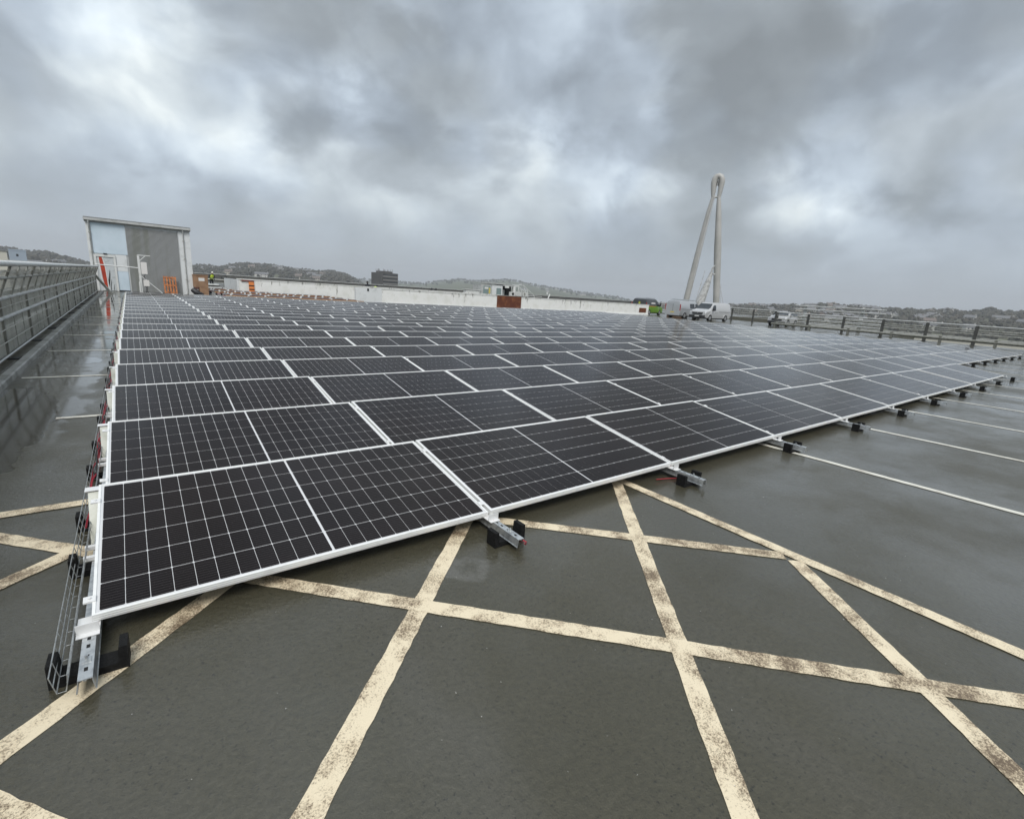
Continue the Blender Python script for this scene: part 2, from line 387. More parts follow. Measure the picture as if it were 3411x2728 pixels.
def link(name, me, parent=None, loc=None):
    o = bpy.data.objects.new(name, me); COL.objects.link(o)
    if parent is not None: o.parent = parent
    if loc is not None: o.location = loc
    return o
def tag(o, label, cat, group=None):
    o['label'] = label; o['category'] = cat
    if group: o['group'] = group
    return o
def thing(name, label, cat, loc=(0, 0, 0), rz=0., group=None):
    o = link(name, None, None, loc); o.rotation_euler = (0, 0, rz); o.empty_display_size = .2
    return tag(o, label, cat, group)
def struct(o): o['kind'] = 'structure'; return o
def stuff(o): o['kind'] = 'stuff'; return o
ORD = ['zeroth', 'first', 'second', 'third', 'fourth', 'fifth', 'sixth', 'seventh', 'eighth', 'ninth', 'tenth', 'eleventh', 'twelfth', 'thirteenth',
       'fourteenth', 'fifteenth', 'sixteenth', 'seventeenth', 'eighteenth', 'nineteenth', 'twentieth']

# ------------------------------------------------------------------ terrain
BASE = -16.
T1 = [(-70, 1.2), (-20, 1.15), (-7.98, 1.04), (-7.3, 1.0), (-6.6, .84), (-6.17, .81), (-5.28, .93), (-4.72, .84), (-4.2, .65), (-3.4, .41), (-2.76, .27), (.45, .25), (3.86, .49), (4.75, .65), (5.85, .77), (6.9, .71), (7.9, .94), (9.6, 1.25), (10.1, 1.26), (11.4, 1.25), (12.7, 1.21), (14.2, 1.03), (15.3, 1.02), (17.7, 1.10), (19.1, .88), (20.6, 0.), (22.5, -.9)]
T2 = [(12, -.8), (17.3, 0.), (21.2, .5), (22.9, .41), (24.5, .39), (26.8, .38), (28.2, .67), (31.2, 1.11), (33.7, 1.1), (36.3, 1.47), (38.1, 1.29), (40.3, 1.0), (42, .88), (45.5, .53), (48.9, .32), (50.6, .07), (56, -.7)]
T3 = [(38, -.9), (47.3, -.28), (50.6, -.1), (57, .14), (61.1, .36), (63.6, .52), (65, .60), (66.5, .66), (68.8, .92), (70.3, 1.03), (72.7, .96), (74.9, .92), (77.7, 1.01), (80.7, 1.15), (83.1, 1.3), (100, 1.4), (140, 1.4)]
HILLS = [(T1, 1500., 9.), (T2, 3000., 9.), (T3, 1250., 8.)]
def hill_z(az, r):
    """az in degrees (array), r metres (array) -> ground height"""
    az = np.asarray(az, float); r = np.asarray(r, float)
    z = np.full(np.broadcast(az, r).shape, BASE)
    for tb, rp, th in HILLS:
        a = np.array(tb); el = np.interp(az, a[:, 0], a[:, 1], left=-1.2, right=-1.2)
        zp = 1.6 + rp * np.tan(np.radians(el)) - th
        r0 = rp * .28
        s = np.clip((r - r0) / (rp - r0), 0, 1); s = s * s * (3 - 2 * s)
        fall = np.clip((r - rp) / rp, 0, 1) * .6
        zz = BASE + (zp - BASE) * (s - fall)
        zz = zz + np.sin(az * 2.1 + r * .006) * 1.2 * s + np.sin(az * 5.3 - r * .011) * .7 * s
        z = np.maximum(z, zz)
    return z
def polar(az, r, z): 
    a = np.radians(az); return np.stack(np.broadcast_arrays(CAM.x + r * np.sin(a), CAM.y + r * np.cos(a), z), -1)
azs = np.concatenate([np.arange(-75, -12, 3), np.arange(-12, 90, .6), np.arange(90, 285.1, 5)])
rs = np.array([3, 30, 80, 150, 220, 300, 380, 460, 560, 660, 760, 860, 960, 1060, 1160, 1250, 1350, 1450, 1500, 1560, 1700, 1900, 2200, 2500, 2700, 2850, 3000, 3150, 3500, 4200, 5500])
AZ, RR = np.meshgrid(azs, rs, indexing='ij')
TV = polar(AZ, RR, hill_z(AZ, RR)).reshape(-1, 3)
nr = len(rs); TF = []; TM = []
for i in range(len(azs) - 1):
    for j in range(nr - 1):
        TF.append((i * nr + j, i * nr + j + 1, (i + 1) * nr + j + 1, (i + 1) * nr + j))
        TM.append(1 if 22.5 < azs[i] < 52 and rs[j] > 1000 else 0)
me = bpy.data.meshes.new('terrain'); me.from_pydata(TV.tolist(), [], TF); me.update()
me.materials.append(M['scrub']); me.materials.append(M['pasture'])
me.polygons.foreach_set('material_index', TM); me.polygons.foreach_set('use_smooth', [True] * len(TF))
struct(link('terrain', me))

# icosahedron for far tree clumps
_t = (1 + 5 ** .5) / 2
IV = np.array([(-1, _t, 0), (1, _t, 0), (-1, -_t, 0), (1, -_t, 0), (0, -1, _t), (0, 1, _t), (0, -1, -_t), (0, 1, -_t), (_t, 0, -1), (_t, 0, 1), (-_t, 0, -1), (-_t, 0, 1)]) / math.hypot(1, _t)
IF = np.array([(0, 11, 5), (0, 5, 1), (0, 1, 7), (0, 7, 10), (0, 10, 11), (1, 5, 9), (5, 11, 4), (11, 10, 2), (10, 7, 6), (7, 1, 8), (3, 9, 4), (3, 4, 2), (3, 2, 6), (3, 6, 8), (3, 8, 9), (4, 9, 5), (2, 4, 11), (6, 2, 10), (8, 6, 7), (9, 8, 1)])
def clumps(name, centres, radii, m, zsq=.8, parent=None):
    n = len(centres)
    v = IV[None] * (1 + nrs.uniform(-.35, .35, (n, 12, 1))) * np.asarray(radii)[:, None, None] * np.array([1, 1, zsq])
    v = (v + np.asarray(centres)[:, None, :]).reshape(-1, 3)
    f = (IF[None] + (np.arange(n) * 12)[:, None, None]).reshape(-1, 3)
    me = bpy.data.meshes.new(name)
    me.vertices.add(len(v)); me.vertices.foreach_set('co', v.ravel())
    me.loops.add(f.size); me.loops.foreach_set('vertex_index', f.ravel().astype(np.int32))
    me.polygons.add(len(f)); me.polygons.foreach_set('loop_start', np.arange(0, f.size, 3, dtype=np.int32))
    me.update(calc_edges=True); me.materials.append(M[m])
    return link(name, me, parent)
def wood(name, az0, az1, r0, r1, n, rad, m, label, keep=.0, hmul=1.1):
    az = nrs.uniform(az0, az1, n); r = np.sqrt(nrs.uniform(r0 ** 2, r1 ** 2, n))
    k = np.sin(az * 3.1 + r * .013) + np.sin(az * 7.7 - r * .02) + nrs.uniform(-1, 1, n)
    az, r = az[k > keep], r[k > keep]
    c = polar(az, r, hill_z(az, r)); rd = nrs.uniform(rad[0], rad[1], len(az))
    c[:, 2] += rd * hmul * .75
    c2 = c + np.stack([nrs.uniform(-.7, .7, len(az)) * rd, nrs.uniform(-.7, .7, len(az)) * rd, nrs.uniform(-.2, .75, len(az)) * rd], -1)
    c3 = c + np.stack([nrs.uniform(-.9, .9, len(az)) * rd, nrs.uniform(-.9, .9, len(az)) * rd, nrs.uniform(-.3, .6, len(az)) * rd], -1)
    o = stuff(clumps(name, np.concatenate([c, c2, c3]), np.concatenate([rd * .8, rd * .6, rd * .5]), m))
    return tag(o, label, 'woodland')
wood('woodland', -11, 21, 850, 1540, 6500, (2.4, 5.0), 'tree', 'grey-brown winter woodland covering the hill behind the stair building', -.3)
wood('woodland', 14, 53, 2000, 3050, 1500, (4, 8), 'treeg', 'dark hedgerow trees dotted over the green far fields', .9)
wood('woodland', 22, 52, 2930, 3020, 500, (5, 8), 'treeg', 'thin line of trees along the crest of the green hill', -.5)
wood('woodland', 46, 100, 520, 1290, 11000, (2.2, 4.6), 'tree', 'bare trees between the houses on the hill beyond the railings', -.2)
def lone_tree(az, r, h, wd_, label):
    zt = float(hill_z(np.array([az]), np.array([r]))[0]); p = polar(az, r, zt)
    t = thing('tree', label, 'tree', tuple(p))
    MB().path([(0, 0, -1), (0, 0, h * .35), (.3, .2, h * .7)], [h * .035, h * .025, h * .01], 7).path([(0, 0, h * .33), (wd_ * .25, 0, h * .6)], [h * .015, h * .006], 5).path([(0, 0, h * .38), (-wd_ * .22, .1, h * .62)], [h * .015, h * .006], 5).build('trunk', 'bark', t)
    n = 70; a = nrs.uniform(0, 6.28, n); q = nrs.uniform(0, 1, n) ** .5; zz = nrs.uniform(-1, 1, n)
    k = np.sqrt(np.maximum(0, 1 - zz ** 2)) * q
    cc = np.stack([k * np.cos(a) * wd_ / 2, k * np.sin(a) * wd_ / 2, h * .68 + zz * h * .30], -1)
    clumps('crown', cc, nrs.uniform(.09, .16, n) * wd_, 'tree', .85, t)
lone_tree(-7.45, 900, 13, 13, 'round dark tree standing above the blue-grey block')
lone_tree(-6.25, 900, 11, 14, 'broad dark tree right of the blue-grey block roof')
lone_tree(65.0, 900, 12, 10, 'single round tree on the skyline above the railings')
lone_tree(81.2, 1100, 10, 15, 'large dome-shaped tree on the skyline above the white houses')

# ------------------------------------------------------------------ houses on the hills
def house_meshes(wm, rm, L, D, H, rh):
    b = MB().box(-L / 2, L / 2, -D / 2, D / 2, -4, H)
    b.prism([(-D / 2, H), (D / 2, H), (0, H + rh)], lambda u, v, t: (t, u, v), -L / 2 + .02, L / 2 - .02)
    r = MB()
    for sgn in (-1, 1):
        r.hexa([(-L / 2 - .3, sgn * (D / 2 + .4), H - .15), (L / 2 + .3, sgn * (D / 2 + .4), H - .15), (L / 2 + .3, 0, H + rh + .05), (-L / 2 - .3, 0, H + rh + .05),
                (-L / 2 - .3, sgn * (D / 2 + .4), H + .15), (L / 2 + .3, sgn * (D / 2 + .4), H + .15), (L / 2 + .3, 0, H + rh + .35), (-L / 2 - .3, 0, H + rh + .35)])
    c = MB().box(L / 2 - 1.5, L / 2 - .6, -.5, .5, H + rh - 1.2, H + rh + 1.3)
    wn = MB()
    for sy in (-1, 1):
        for zx in (1.0, 3.6):
            for k in range(-1, 2):
                wn.box(k * L * .3 - .55, k * L * .3 + .55, sy * D / 2 - .06, sy * D / 2 + .06, zx, zx + 1.2)
    return b.mesh('wall', wm), r.mesh('roof', rm), c.mesh('chimney', wm), wn.mesh('window', 'dark_glass')
HK = [('white rendered house with slate roof', house_meshes('h_white', 'r_slate', 11, 8, 5.2, 2.8)),
      ('long white terrace with slate roof', house_meshes('h_white', 'r_slate', 19, 8, 5.2, 2.6)),
      ('cream house with brown tiled roof', house_meshes('h_cream', 'r_tile', 11, 8.5, 5.2, 3)),
      ('brick house with slate roof', house_meshes('h_brick', 'r_slate', 12, 8, 5.2, 2.8))]
def house(kind, az, r, rz, where, group):
    z = float(hill_z(np.array([az]), np.array([r]))[0]); p = polar(az, r, z)
    nm, (a, b, c, d) = HK[kind]
    o = thing('house', nm + where, 'house', tuple(p), rz, group)
    link('wall', a, o); rf = link('roof', b, o); link('chimney', c, rf); stuff(link('window', d, o))
hr = random.Random(5)
for i in range(70):
    az = hr.uniform(60, 88); r = hr.uniform(620, 1200)
    k = hr.choices([0, 1, 2, 3], [7, 3, 3, 2])[0]
    house(k, az, r, R_(-az + hr.choice([0, 15, -20, 40, 80])), ' on the hill beyond the railings', 'houses on the far hillside')
for i in range(20):
    house(hr.choice([0, 1, 2, 3]), hr.uniform(48, 60), hr.uniform(700, 1150), hr.uniform(0, 3), ' beyond the parked vans', 'houses beyond the vans')
for i in range(16):
    house(hr.choice([0, 0, 1, 2]), hr.uniform(-9, -2.6), hr.uniform(600, 1250), hr.uniform(0, 3), ' on the hill left of the stair building', 'houses on the hill behind the mesh fence')
for i in range(15):
    house(hr.choice([0, 1, 1, 2]), hr.uniform(6, 18), hr.uniform(800, 1420), R_(-11 + hr.uniform(-14, 14)), ' among the woodland hill', 'houses on the wooded hill')
for i in range(14):
    house(hr.choice([0, 1, 1]), hr.uniform(37, 46), hr.uniform(1700, 2500), R_(-41 + hr.uniform(-10, 10)), ' below the green hill', 'houses below the green hill')

# ------------------------------------------------------------------ roof deck
deckpoly = [(-1.95, -30), (50.6, -30), (50.6, 12), (62, 12), (62, 46), (120, 46), (120, 92), (-1.95, 92)]
deck = struct(MB().prism(deckpoly, lambda u, v, t: (u, v, t), -1.2, 0.).build('roof_deck', 'deck'))
bl = MB().prism([(x + (.3 if x < 0 else -.3), y * .985) for x, y in deckpoly], lambda u, v, t: (u, v, t), BASE - 2, -1.22)
tag(bl.build('car_park_building', 'concrete'), 'concrete multi-storey car park below the wet roof deck', 'building')
def painted(p, q, wd_, m, z=.004, seg=.05):
    p, q = Vector((*p, 0)), Vector((*q, 0)); d = q - p; n = max(2, int(d.length / seg)); d1 = d.normalized(); a = Vector((-d1.y, d1.x, 0))
    vs = []; fs = []
    for i in range(n + 1):
        c = p + d * i / n
        for sg in (-1, 1): vs.append(c + a * sg * (wd_ / 2 + rnd.uniform(-.0035, .0025)) + Vector((0, 0, z)))
    for i in range(n): fs.append((2 * i, 2 * i + 1, 2 * i + 3, 2 * i + 2))
    b = MB(); b.add(vs, fs); return b.build('painted_line', m, deck)
# cross hatching in front of the array (kept to its bordered field)
painted((-1.05, -1.22), (1.9, 1.42), .098, 'hatch', 0.0022)
painted((.06, -1.75), (3.3, 1.42), .098, 'hatch', 0.0026)
painted((1.19, -2.65), (3.64, .17), .098, 'hatch', 0.0030)
painted((2.1, -3.35), (3.62, -1.40), .098, 'hatch', 0.0034)
painted((-.62, 1.50), (3.62, -2.92), .098, 'hatch', 0.0038)
painted((1.2, 1.10), (3.62, -1.33), .098, 'hatch', 0.0042)
painted((-.72, -.09), (.60, -1.74), .098, 'hatch', 0.0046)
painted((-1.0, .26), (-.1, 1.0), .098, 'hatch', 0.0050)
painted((3.68, 1.8), (3.69, -3.4), .098, 'hatch', 0.0054)
painted((-1.12, 1.74), (3.7, 1.71), .098, 'hatch', 0.0058)
for i, x in enumerate([6.27, 8.74, 11.2, 13.8, 16.3, 18.8, 21.3, 23.8, 26.3, 28.8, 31.3, 33.8, 36.3, 38.8]):
    painted((x - .06, 1.6), (x + .12, -3.0), .085, 'bay', .004 if i else .0045)
for y in (4.36, 7.0, 9.9, 12.65, 15.4, 18.1, 20.8, 23.5, 26.2, 28.9, 31.6, 34.3, 36.9):
    painted((-.5 if y < 5 else -1.08, y), (.8, y - .03), .075, 'bay', .004)
gv, gf = [], []
for i in range(170):
    x, y = rnd.uniform(-1., 5.5), rnd.uniform(-2.6, .6 if i % 3 else 3.0)
    if y > -.05 and x > -.15: continue
    q = rnd.uniform(.0012, .0032) * (1.2 if i % 23 == 0 else 1); o = len(gv); a = rnd.uniform(0, 6)
    for k in range(3): u_, v_ = q * math.cos(2.1 * k) * (3.2 if i % 3 == 0 else 1.2), q * math.sin(2.1 * k) * .6; gv.append((x + u_ * math.cos(a) - v_ * math.sin(a), y + u_ * math.sin(a) + v_ * math.cos(a), .0042))
    gv.append((x, y, .0042 + q * .5)); gf += [(o, o + 1, o + 3), (o + 1, o + 2, o + 3), (o + 2, o, o + 3), (o + 2, o + 1, o)]
gb = MB(); gb.add(gv, gf); tag(stuff(gb.build('grit', 'paper')), 'pale grit flecks scattered over the wet deck', 'grit')
# kerb at the foot of the left fence
struct(MB().prism([(-1.25, 0), (-1.14, 0), (-1.145, .07), (-1.16, .085), (-1.25, .085)], lambda u, v, t: (u, t, v), -8, 38.5).build('kerb', 'kerb'))
struct(MB().prism([(-1.94, 0), (-1.251, 0), (-1.251, .05), (-1.94, .05)], lambda u, v, t: (u, t, v), -8, 38.5).build('kerb_ledge', 'deck'))

# ------------------------------------------------------------------ solar array
def frame_mesh():
    b = MB(); f = .012; h = .035
    for x0, x1, y0, y1 in ((0, PL, 0, f), (0, PL, PD - f, PD), (0, f, f, PD - f), (PL - f, PL, f, PD - f)): b.box(x0, x1, y0, y1, -h, 0)
    b.box(.002, PL - .002, -.0016, 0, -.014, -.011); b.box(.002, PL - .002, -.0016, 0, -.025, -.022)   # ribs on the front face
    return b.mesh('frame', 'alu')
def lam_mesh():
    b = MB(); b.box(.012, PL - .012, .012, PD - .012, -.008, -.004); return b.mesh('laminate', 'lam')
def cell_shape(b, cx, cy, uvs):
    hx, hy, c = CX / 2 - .0014, CY / 2 - .0026, .0046
    ring = [(-hx + c, -hy), (hx - c, -hy), (hx, -hy + c), (hx, hy - c), (hx - c, hy), (-hx + c, hy), (-hx, hy - c), (-hx, -hy + c)]
    o = len(b.v)
    b.v += [(cx + x, cy + y, -.0024) for x, y in ring] + [(cx + x, cy + y, -.0040) for x, y in ring]
    b.f.append(tuple(range(o, o + 8)))
    for i in range(8): b.f.append((o + i, o + 8 + i, o + 8 + (i + 1) % 8, o + (i + 1) % 8))
    for x, y in ring: uvs.append((.5 + x / CX, .5 + y / CY))
    for x, y in ring: uvs.append((.5 + x / CX, .5 + y / CY))
def cells_mesh(cs):
    b = MB(); uvs = []
    for cx, cy in cs: cell_shape(b, cx, cy, uvs)
    me = bpy.data.meshes.new('cell'); me.from_pydata(b.v, [], b.f); me.update()
    uv = me.uv_layers.new(name='UVMap')
    for l in me.loops: uv.data[l.index].uv = uvs[l.vertex_index]
    me.materials.append(M['cell']); return me
CPOS = [(BX + CX * (i + .5) + (.012 if i >= 11 else 0), BY + CY * (j + .5)) for j in range(6) for i in range(22)]
FRAME, LAM, CELL1, CELLS = frame_mesh(), lam_mesh(), cells_mesh([(0, 0)]), cells_mesh(CPOS)
CLAMP = MB().box(-.012, .032, -.02, .02, -.002, .006).tube((.01, 0, .006), (.01, 0, .014), .006, n=6).mesh('clamp', 'white_br')
ct, st = math.cos(TILT), math.sin(TILT)
def panel_pt(r, c, x, y): return Vector((c * (PL + GAP) + x, r * PITCHY + y * ct, FRONT_Z + y * st))
def proj(p):
    d = p - CAM; wz = d.dot(fw); return Vector((1705.5 + F_PX * d.dot(rt) / wz, 1364 - F_PX * d.dot(up) / wz)), wz
slots = []
for r in range(20):
    for c in range(18):
        if r == 0 and c >= 10: continue
        q = [proj(panel_pt(r, c, x, y)) for x, y in ((0, 0), (PL, 0), (PL, PD), (0, PD))]
        if any(k[1] < .2 for k in q): continue
        a = .5 * abs(sum(q[i][0].x * q[(i + 1) % 4][0].y - q[(i + 1) % 4][0].x * q[i][0].y for i in range(4)))
        cw = min((proj(panel_pt(r, c, PL / 2 + CX, PD / 2))[0] - proj(panel_pt(r, c, PL / 2, PD / 2))[0]).length,
                 (proj(panel_pt(r, c, PL / 2, PD / 2 + CY))[0] - proj(panel_pt(r, c, PL / 2, PD / 2))[0]).length)
        vis = min(k[0].x for k in q) < 3411
        slots.append((a if vis else 0, r, c, cw))
slots.sort(reverse=True)
pr = random.Random(3)
rest = []
for i, (a, r, c, cw) in enumerate(slots):
    jt = (R_(pr.gauss(0, .2)), R_(pr.gauss(0, .12)))
    if i >= 300: rest.append((r, c, jt)); continue
    pos = 'beside the cable tray' if c == 0 else ORD[c + 1] + ' from the cable tray'
    row = 'front row over the hatched lines' if r == 0 else ORD[r] + ' row behind the front row'
    t = thing('solar_panel', f'black solar panel {pos}, in the {row}', 'solar panel', (c * (PL + GAP), r * PITCHY, FRONT_Z), 0, 'solar panels of the rooftop array')
    t.rotation_euler = (TILT + jt[0], jt[1], 0)
    link('frame', FRAME, t); link('laminate', LAM, t)
    if cw >= 10:
        for x, y in CPOS: link('cell', CELL1, t, (x, y, 0))
    else: stuff(link('cell_grid', CELLS, t))
    if r < 5 and c < 7:
        for y in (.11, PD - .2): link('clamp', CLAMP, t, (PL, y, 0))
        if c == 0:
            for y in (.11, PD - .2): link('clamp', CLAMP, t, (-.02, y, 0))
if rest:
    def joined(name, src, m, parent=None, uv=False):
        n = len(src.vertices); sv = np.empty(n * 3); src.vertices.foreach_get('co', sv); sv = sv.reshape(-1, 3)
        sf = [tuple(p.vertices) for p in src.polygons]; V = []; Fs = []
        for k, (r, c, jt) in enumerate(rest):
            mt = np.array(Matrix.Translation((c * (PL + GAP), r * PITCHY, FRONT_Z)) @ Matrix.Rotation(jt[1], 4, 'Y') @ Matrix.Rotation(TILT + jt[0], 4, 'X'))
            V.append(sv @ mt[:3, :3].T + mt[:3, 3]); Fs += [tuple(i + k * n for i in f) for f in sf]
        me = bpy.data.meshes.new(name); me.from_pydata(np.concatenate(V).tolist(), [], Fs); me.update()
        if uv:
            su = src.uv_layers[0]; lu = np.empty(len(src.loops) * 2); su.data.foreach_get('uv', lu)
            me.uv_layers.new(name='UVMap').data.foreach_set('uv', np.tile(lu, len(rest)))
        me.materials.append(M[m]); return link(name, me, parent)
    far = stuff(thing('far_solar_panels', 'farthest small solar panels of the array towards the vans and railings', 'solar panels'))
    for nm, src, m, u in (('frame', FRAME, 'alu', False), ('laminate', LAM, 'lam', False), ('cell_grid', CELLS, 'cell', True)): stuff(joined(nm, src, m, far, u))

# rails under the seams ------------------------------------------------
RAILP = [(-.031, .035), (-.026, .035), (-.0205, .075), (-.0205, .086), (-.006, .086), (-.004, .081), (.004, .081), (.006, .086), (.0205, .086), (.0205, .075), (.026, .035), (.031, .035), (.031, .039), (.028, .041), (.0225, .0895), (-.0225, .0895), (-.028, .041), (-.031, .039)]
for c in range(19):
    x = c * (PL + GAP) - (GAP / 2 if c else .008)
    y0 = -.36 if c <= 10 else 1.25
    lab = 'galvanised channel rail along the cable tray edge of the panels' if c == 0 else f'galvanised channel rail sticking out under the {ORD[c]} seam from the cable tray'
    t = thing('mounting_rail', lab, 'rail', (x, y0, 0), 0, 'rails under the panel seams')
    MB().prism(RAILP, lambda u, v, s: (u, s, v), 0, 32.1 - y0).build('channel', 'galv', t)
    yb = (0 if c <= 10 else PITCHY) - y0
    br = MB(); br.box(-.044, .034, yb - .055, yb + .07, .0905, .0945); br.box(-.044, .034, yb - .058, yb - .0545, .090, .138); br.box(-.044, .034, yb - .085, yb - .058, .0905, .094)
    br.build('panel_bracket', 'white_br', t)
    if c < 6:
        for k, yy in enumerate((.05, .13, .20, .255)):
            MB().box(-.006, .006, yy, yy + .022, .0805, .0905).build('slot', 'slot', t)
        MB().box(-.014, .014, .10, .135, .0895, .094).tube((0, .118, .094), (0, .118, .112), .006, n=6).build('bolt_plate', 'galv', t)
# rubber feet
FOOT = MB().prism([(-.125, 0), (.125, 0), (.125, .105), (.096, .105), (.09, .034), (-.09, .034), (-.096, .105), (-.125, .105)], lambda u, v, s: (u, s, v), -.045, .045).mesh('rubber_foot', 'rubber')
for c in range(18):
    x = c * (PL + GAP) - (GAP / 2 if c else .008); y = -.205 if c <= 10 else 1.4
    o = link('rubber_foot', FOOT, None, (x + rnd.uniform(-.01, .01), y + rnd.uniform(-.02, .02), .0)); o.rotation_euler = (0, 0, rnd.uniform(-.06, .06))
    tag(o, 'black rubber foot under the bare rail end at the cable tray' if c == 0 else f'black rubber foot under the rail end at the {ORD[c]} seam from the cable tray', 'rubber foot', 'rubber feet under the rail ends')
for r in range(20):
    for k, dy in enumerate((.65, 1.27)):
        o = link('rubber_foot', FOOT, None, (-.008 + rnd.uniform(-.006, .006), r * PITCHY + dy + rnd.uniform(-.04, .04), 0))
        w_ = 'lower' if k == 0 else 'upper'
        tag(o, f'black rubber foot beside the tray under the {"front" if r == 0 else ORD[r + 1]} row, near its {w_} edge', 'rubber foot', 'rubber feet along the cable tray')
# wind deflector plates and cross bars seen at the open row ends
for r in range(20):
    y = r * PITCHY
    t = thing('wind_deflector', f'grey steel deflector plate with white flange behind the {"front" if r == 0 else ORD[r + 1]} row at the tray', 'deflector', (0, y, 0), 0, 'deflector plates at the row ends')
    xe = (10 if r == 0 else 18) * (PL + GAP) - .1  # unseen full-row length of plate added to keep light out from under the panels
    MB().hexa([(-.06, 1.00, .012), (xe, 1.00, .012), (xe, 1.003, .012), (-.06, 1.003, .012), (-.06, 1.225, .262), (xe, 1.225, .262), (xe, 1.228, .262), (-.06, 1.228, .262)]).build('plate', 'plate', t)
    MB().box(-.075, .05, 1.215, 1.285, .263, .268).build('flange', 'white_br', t)
    for yy in (.62, .75): MB().box(-.065, .6, yy, yy + .028, .0925, .112).build('cross_bar', 'white_br', t)

# wire cable tray
tr = thing('cable_tray', 'narrow wire basket cable tray along the left edge of the array', 'cable tray', (0, -.34, 0))
TX = [(-.108, .125), (-.100, .085), (-.093, .052), (-.066, .052), (-.060, .085), (-.057, .118)]
for u, v in TX: MB().tube((u, 0, v), (u, 31.4, v), .0022, n=5).build('wire', 'galv', tr)
CW = MB().path([(u, 0, v - .003) for u, v in TX], .0019, 5).mesh('cross_wire', 'galv')
for i in range(150): link('cross_wire', CW, tr, (0, .003 + i * .1, 0))
b = MB()
for i in range(150, 314): b.path([(u, .003 + i * .1, v - .003) for u, v in TX], .0019, 4)
stuff(b.build('cross_wires', 'galv', tr))
for k, (m, y0, lab) in enumerate([('red_cable', 1.15, 'red cable lying loosely in the wire tray'), ('red_cable', 1.75, 'second red cable weaving over the tray edge'), ('black_cable', 1.5, 'black cable lying beside the red ones in the tray')]):
    pts = []; y = y0; ph = k * 2.
    while y < 31:
        pts.append((-.080 + .015 * math.sin(y * 5.3 + ph) + .006 * math.sin(y * 13 + ph * 2) + (k - 1) * .007, y, .068 + k * .011 + .008 * math.sin(y * 3.7 + ph))); y += .06 if y < 12 else .15
    tag(MB().path(pts, .0052, 5).build('cable', m, None, True), lab, 'cable')
tag(MB().path([(-.02, -.02, .1), (.0, -.15, .07), (.012, -.3, .055), (.02, -.375, .05), (.012, -.385, .075), (-.005, -.37, .085)], .004, 5).build('cable', 'red_cable', None, True), 'red cable end looped at the first seam rail tip', 'cable').location = (PL + GAP, 0, 0)
tag(MB().path([(-.25, -.02, .02), (-.1, -.05, .012), (.05, -.12, .012), (.07, -.05, .03), (.01, .0, .07), (-.01, .03, .11)], .004, 5).build('cable', 'red_cable', None, True), 'red cable loop on the deck by the second seam rail', 'cable').location = (2 * (PL + GAP), 0, 0)

# ------------------------------------------------------------------ left mesh fence, cranked inward at the top
def mesh_mat(name, ca, cb):
    m = bpy.data.materials.new(name); m.use_nodes = True
    t = NT(m.node_tree); p = t.n['Principled BSDF']; o = t.n['Material Output']
    pos = t.node('ShaderNodeNewGeometry').outputs['Position']; x, y, z = t.sep(pos)
    g1 = t.math('ABSOLUTE', t.math('SUBTRACT', t.math('FRACT', t.math('MULTIPLY', y, 40.)), .5))
    g2 = t.math('ABSOLUTE', t.math('SUBTRACT', t.math('FRACT', t.math('MULTIPLY', z, 40.)), .5))
    solid = t.math('MAXIMUM', t.rng(g1, .30, .32), t.rng(g2, .30, .32))
    c = t.mix(t.rng(t.noise(t.scalev(pos, (1, 1, .5)), 2.2, 6, .65), .38, .68), ca, cb)
    t.put(p.inputs['Base Color'], c); p.inputs['Roughness'].default_value = .6; p.inputs['Metallic'].default_value = .2
    tr_ = t.node('ShaderNodeBsdfTransparent'); mx = t.node('ShaderNodeMixShader')
    t.l.new(solid, mx.inputs[0]); t.l.new(tr_.outputs[0], mx.inputs[1]); t.l.new(p.outputs[0], mx.inputs[2]); t.l.new(mx.outputs[0], o.inputs[0])
    return m
M['fmesh'] = mesh_mat('fence_mesh', (.62, .62, .56), (.40, .40, .35))
M['fmesh_dk'] = mesh_mat('dark_fence_mesh', (.13, .13, .12), (.09, .09, .085))
fl = thing('mesh_fence', 'tall grey galvanised mesh fence cranked inward, along the left roof edge', 'fence', (0, 0, 0))
posts = [6.05 + 2.6 * i for i in range(-3, 12)] + [37.0]
FX, KZ, TXo, TZ = -1.42, 1.0, -1.22, 1.55
pm = MB(); pm.box(-.022, .022, -.03, .03, .06, KZ); pm.bar((0, 0, KZ - .01), (TXo - FX, 0, TZ - .03), .03, .05, (0, 1, 0)); POST = pm.mesh('post', 'rail_post')
PLATE = MB().box(-.09, .14, -.13, .13, .05, .066).mesh('base_plate', 'blackpl')
for y in posts:
    o = link('post', POST, fl, (FX, y, 0)); link('base_plate', PLATE, o)
Y0, Y1 = posts[0], posts[-1]
for nm, x, z, rr, m in [('top_rail', TXo, TZ, .045, 'white_pl'), ('upper_rail', -1.30, 1.33, .026, 'galv_dull'), ('middle_rail', FX + .03, 1.0, .03, 'fascia'), ('lower_rail', FX + .03, .70, .03, 'fascia'), ('bottom_rail', FX + .03, .12, .016, 'galv'), ('stiffener', FX + .03, .52, .009, 'galv_dull'), ('stiffener', FX + .03, .86, .009, 'galv_dull'), ('stiffener', -1.37, 1.15, .009, 'galv_dull'), ('stiffener', FX + .03, .33, .009, 'galv_dull')]:
    MB().tube((x, Y0, z), (x, Y1, z), rr, n=10).build(nm, m, fl, True)
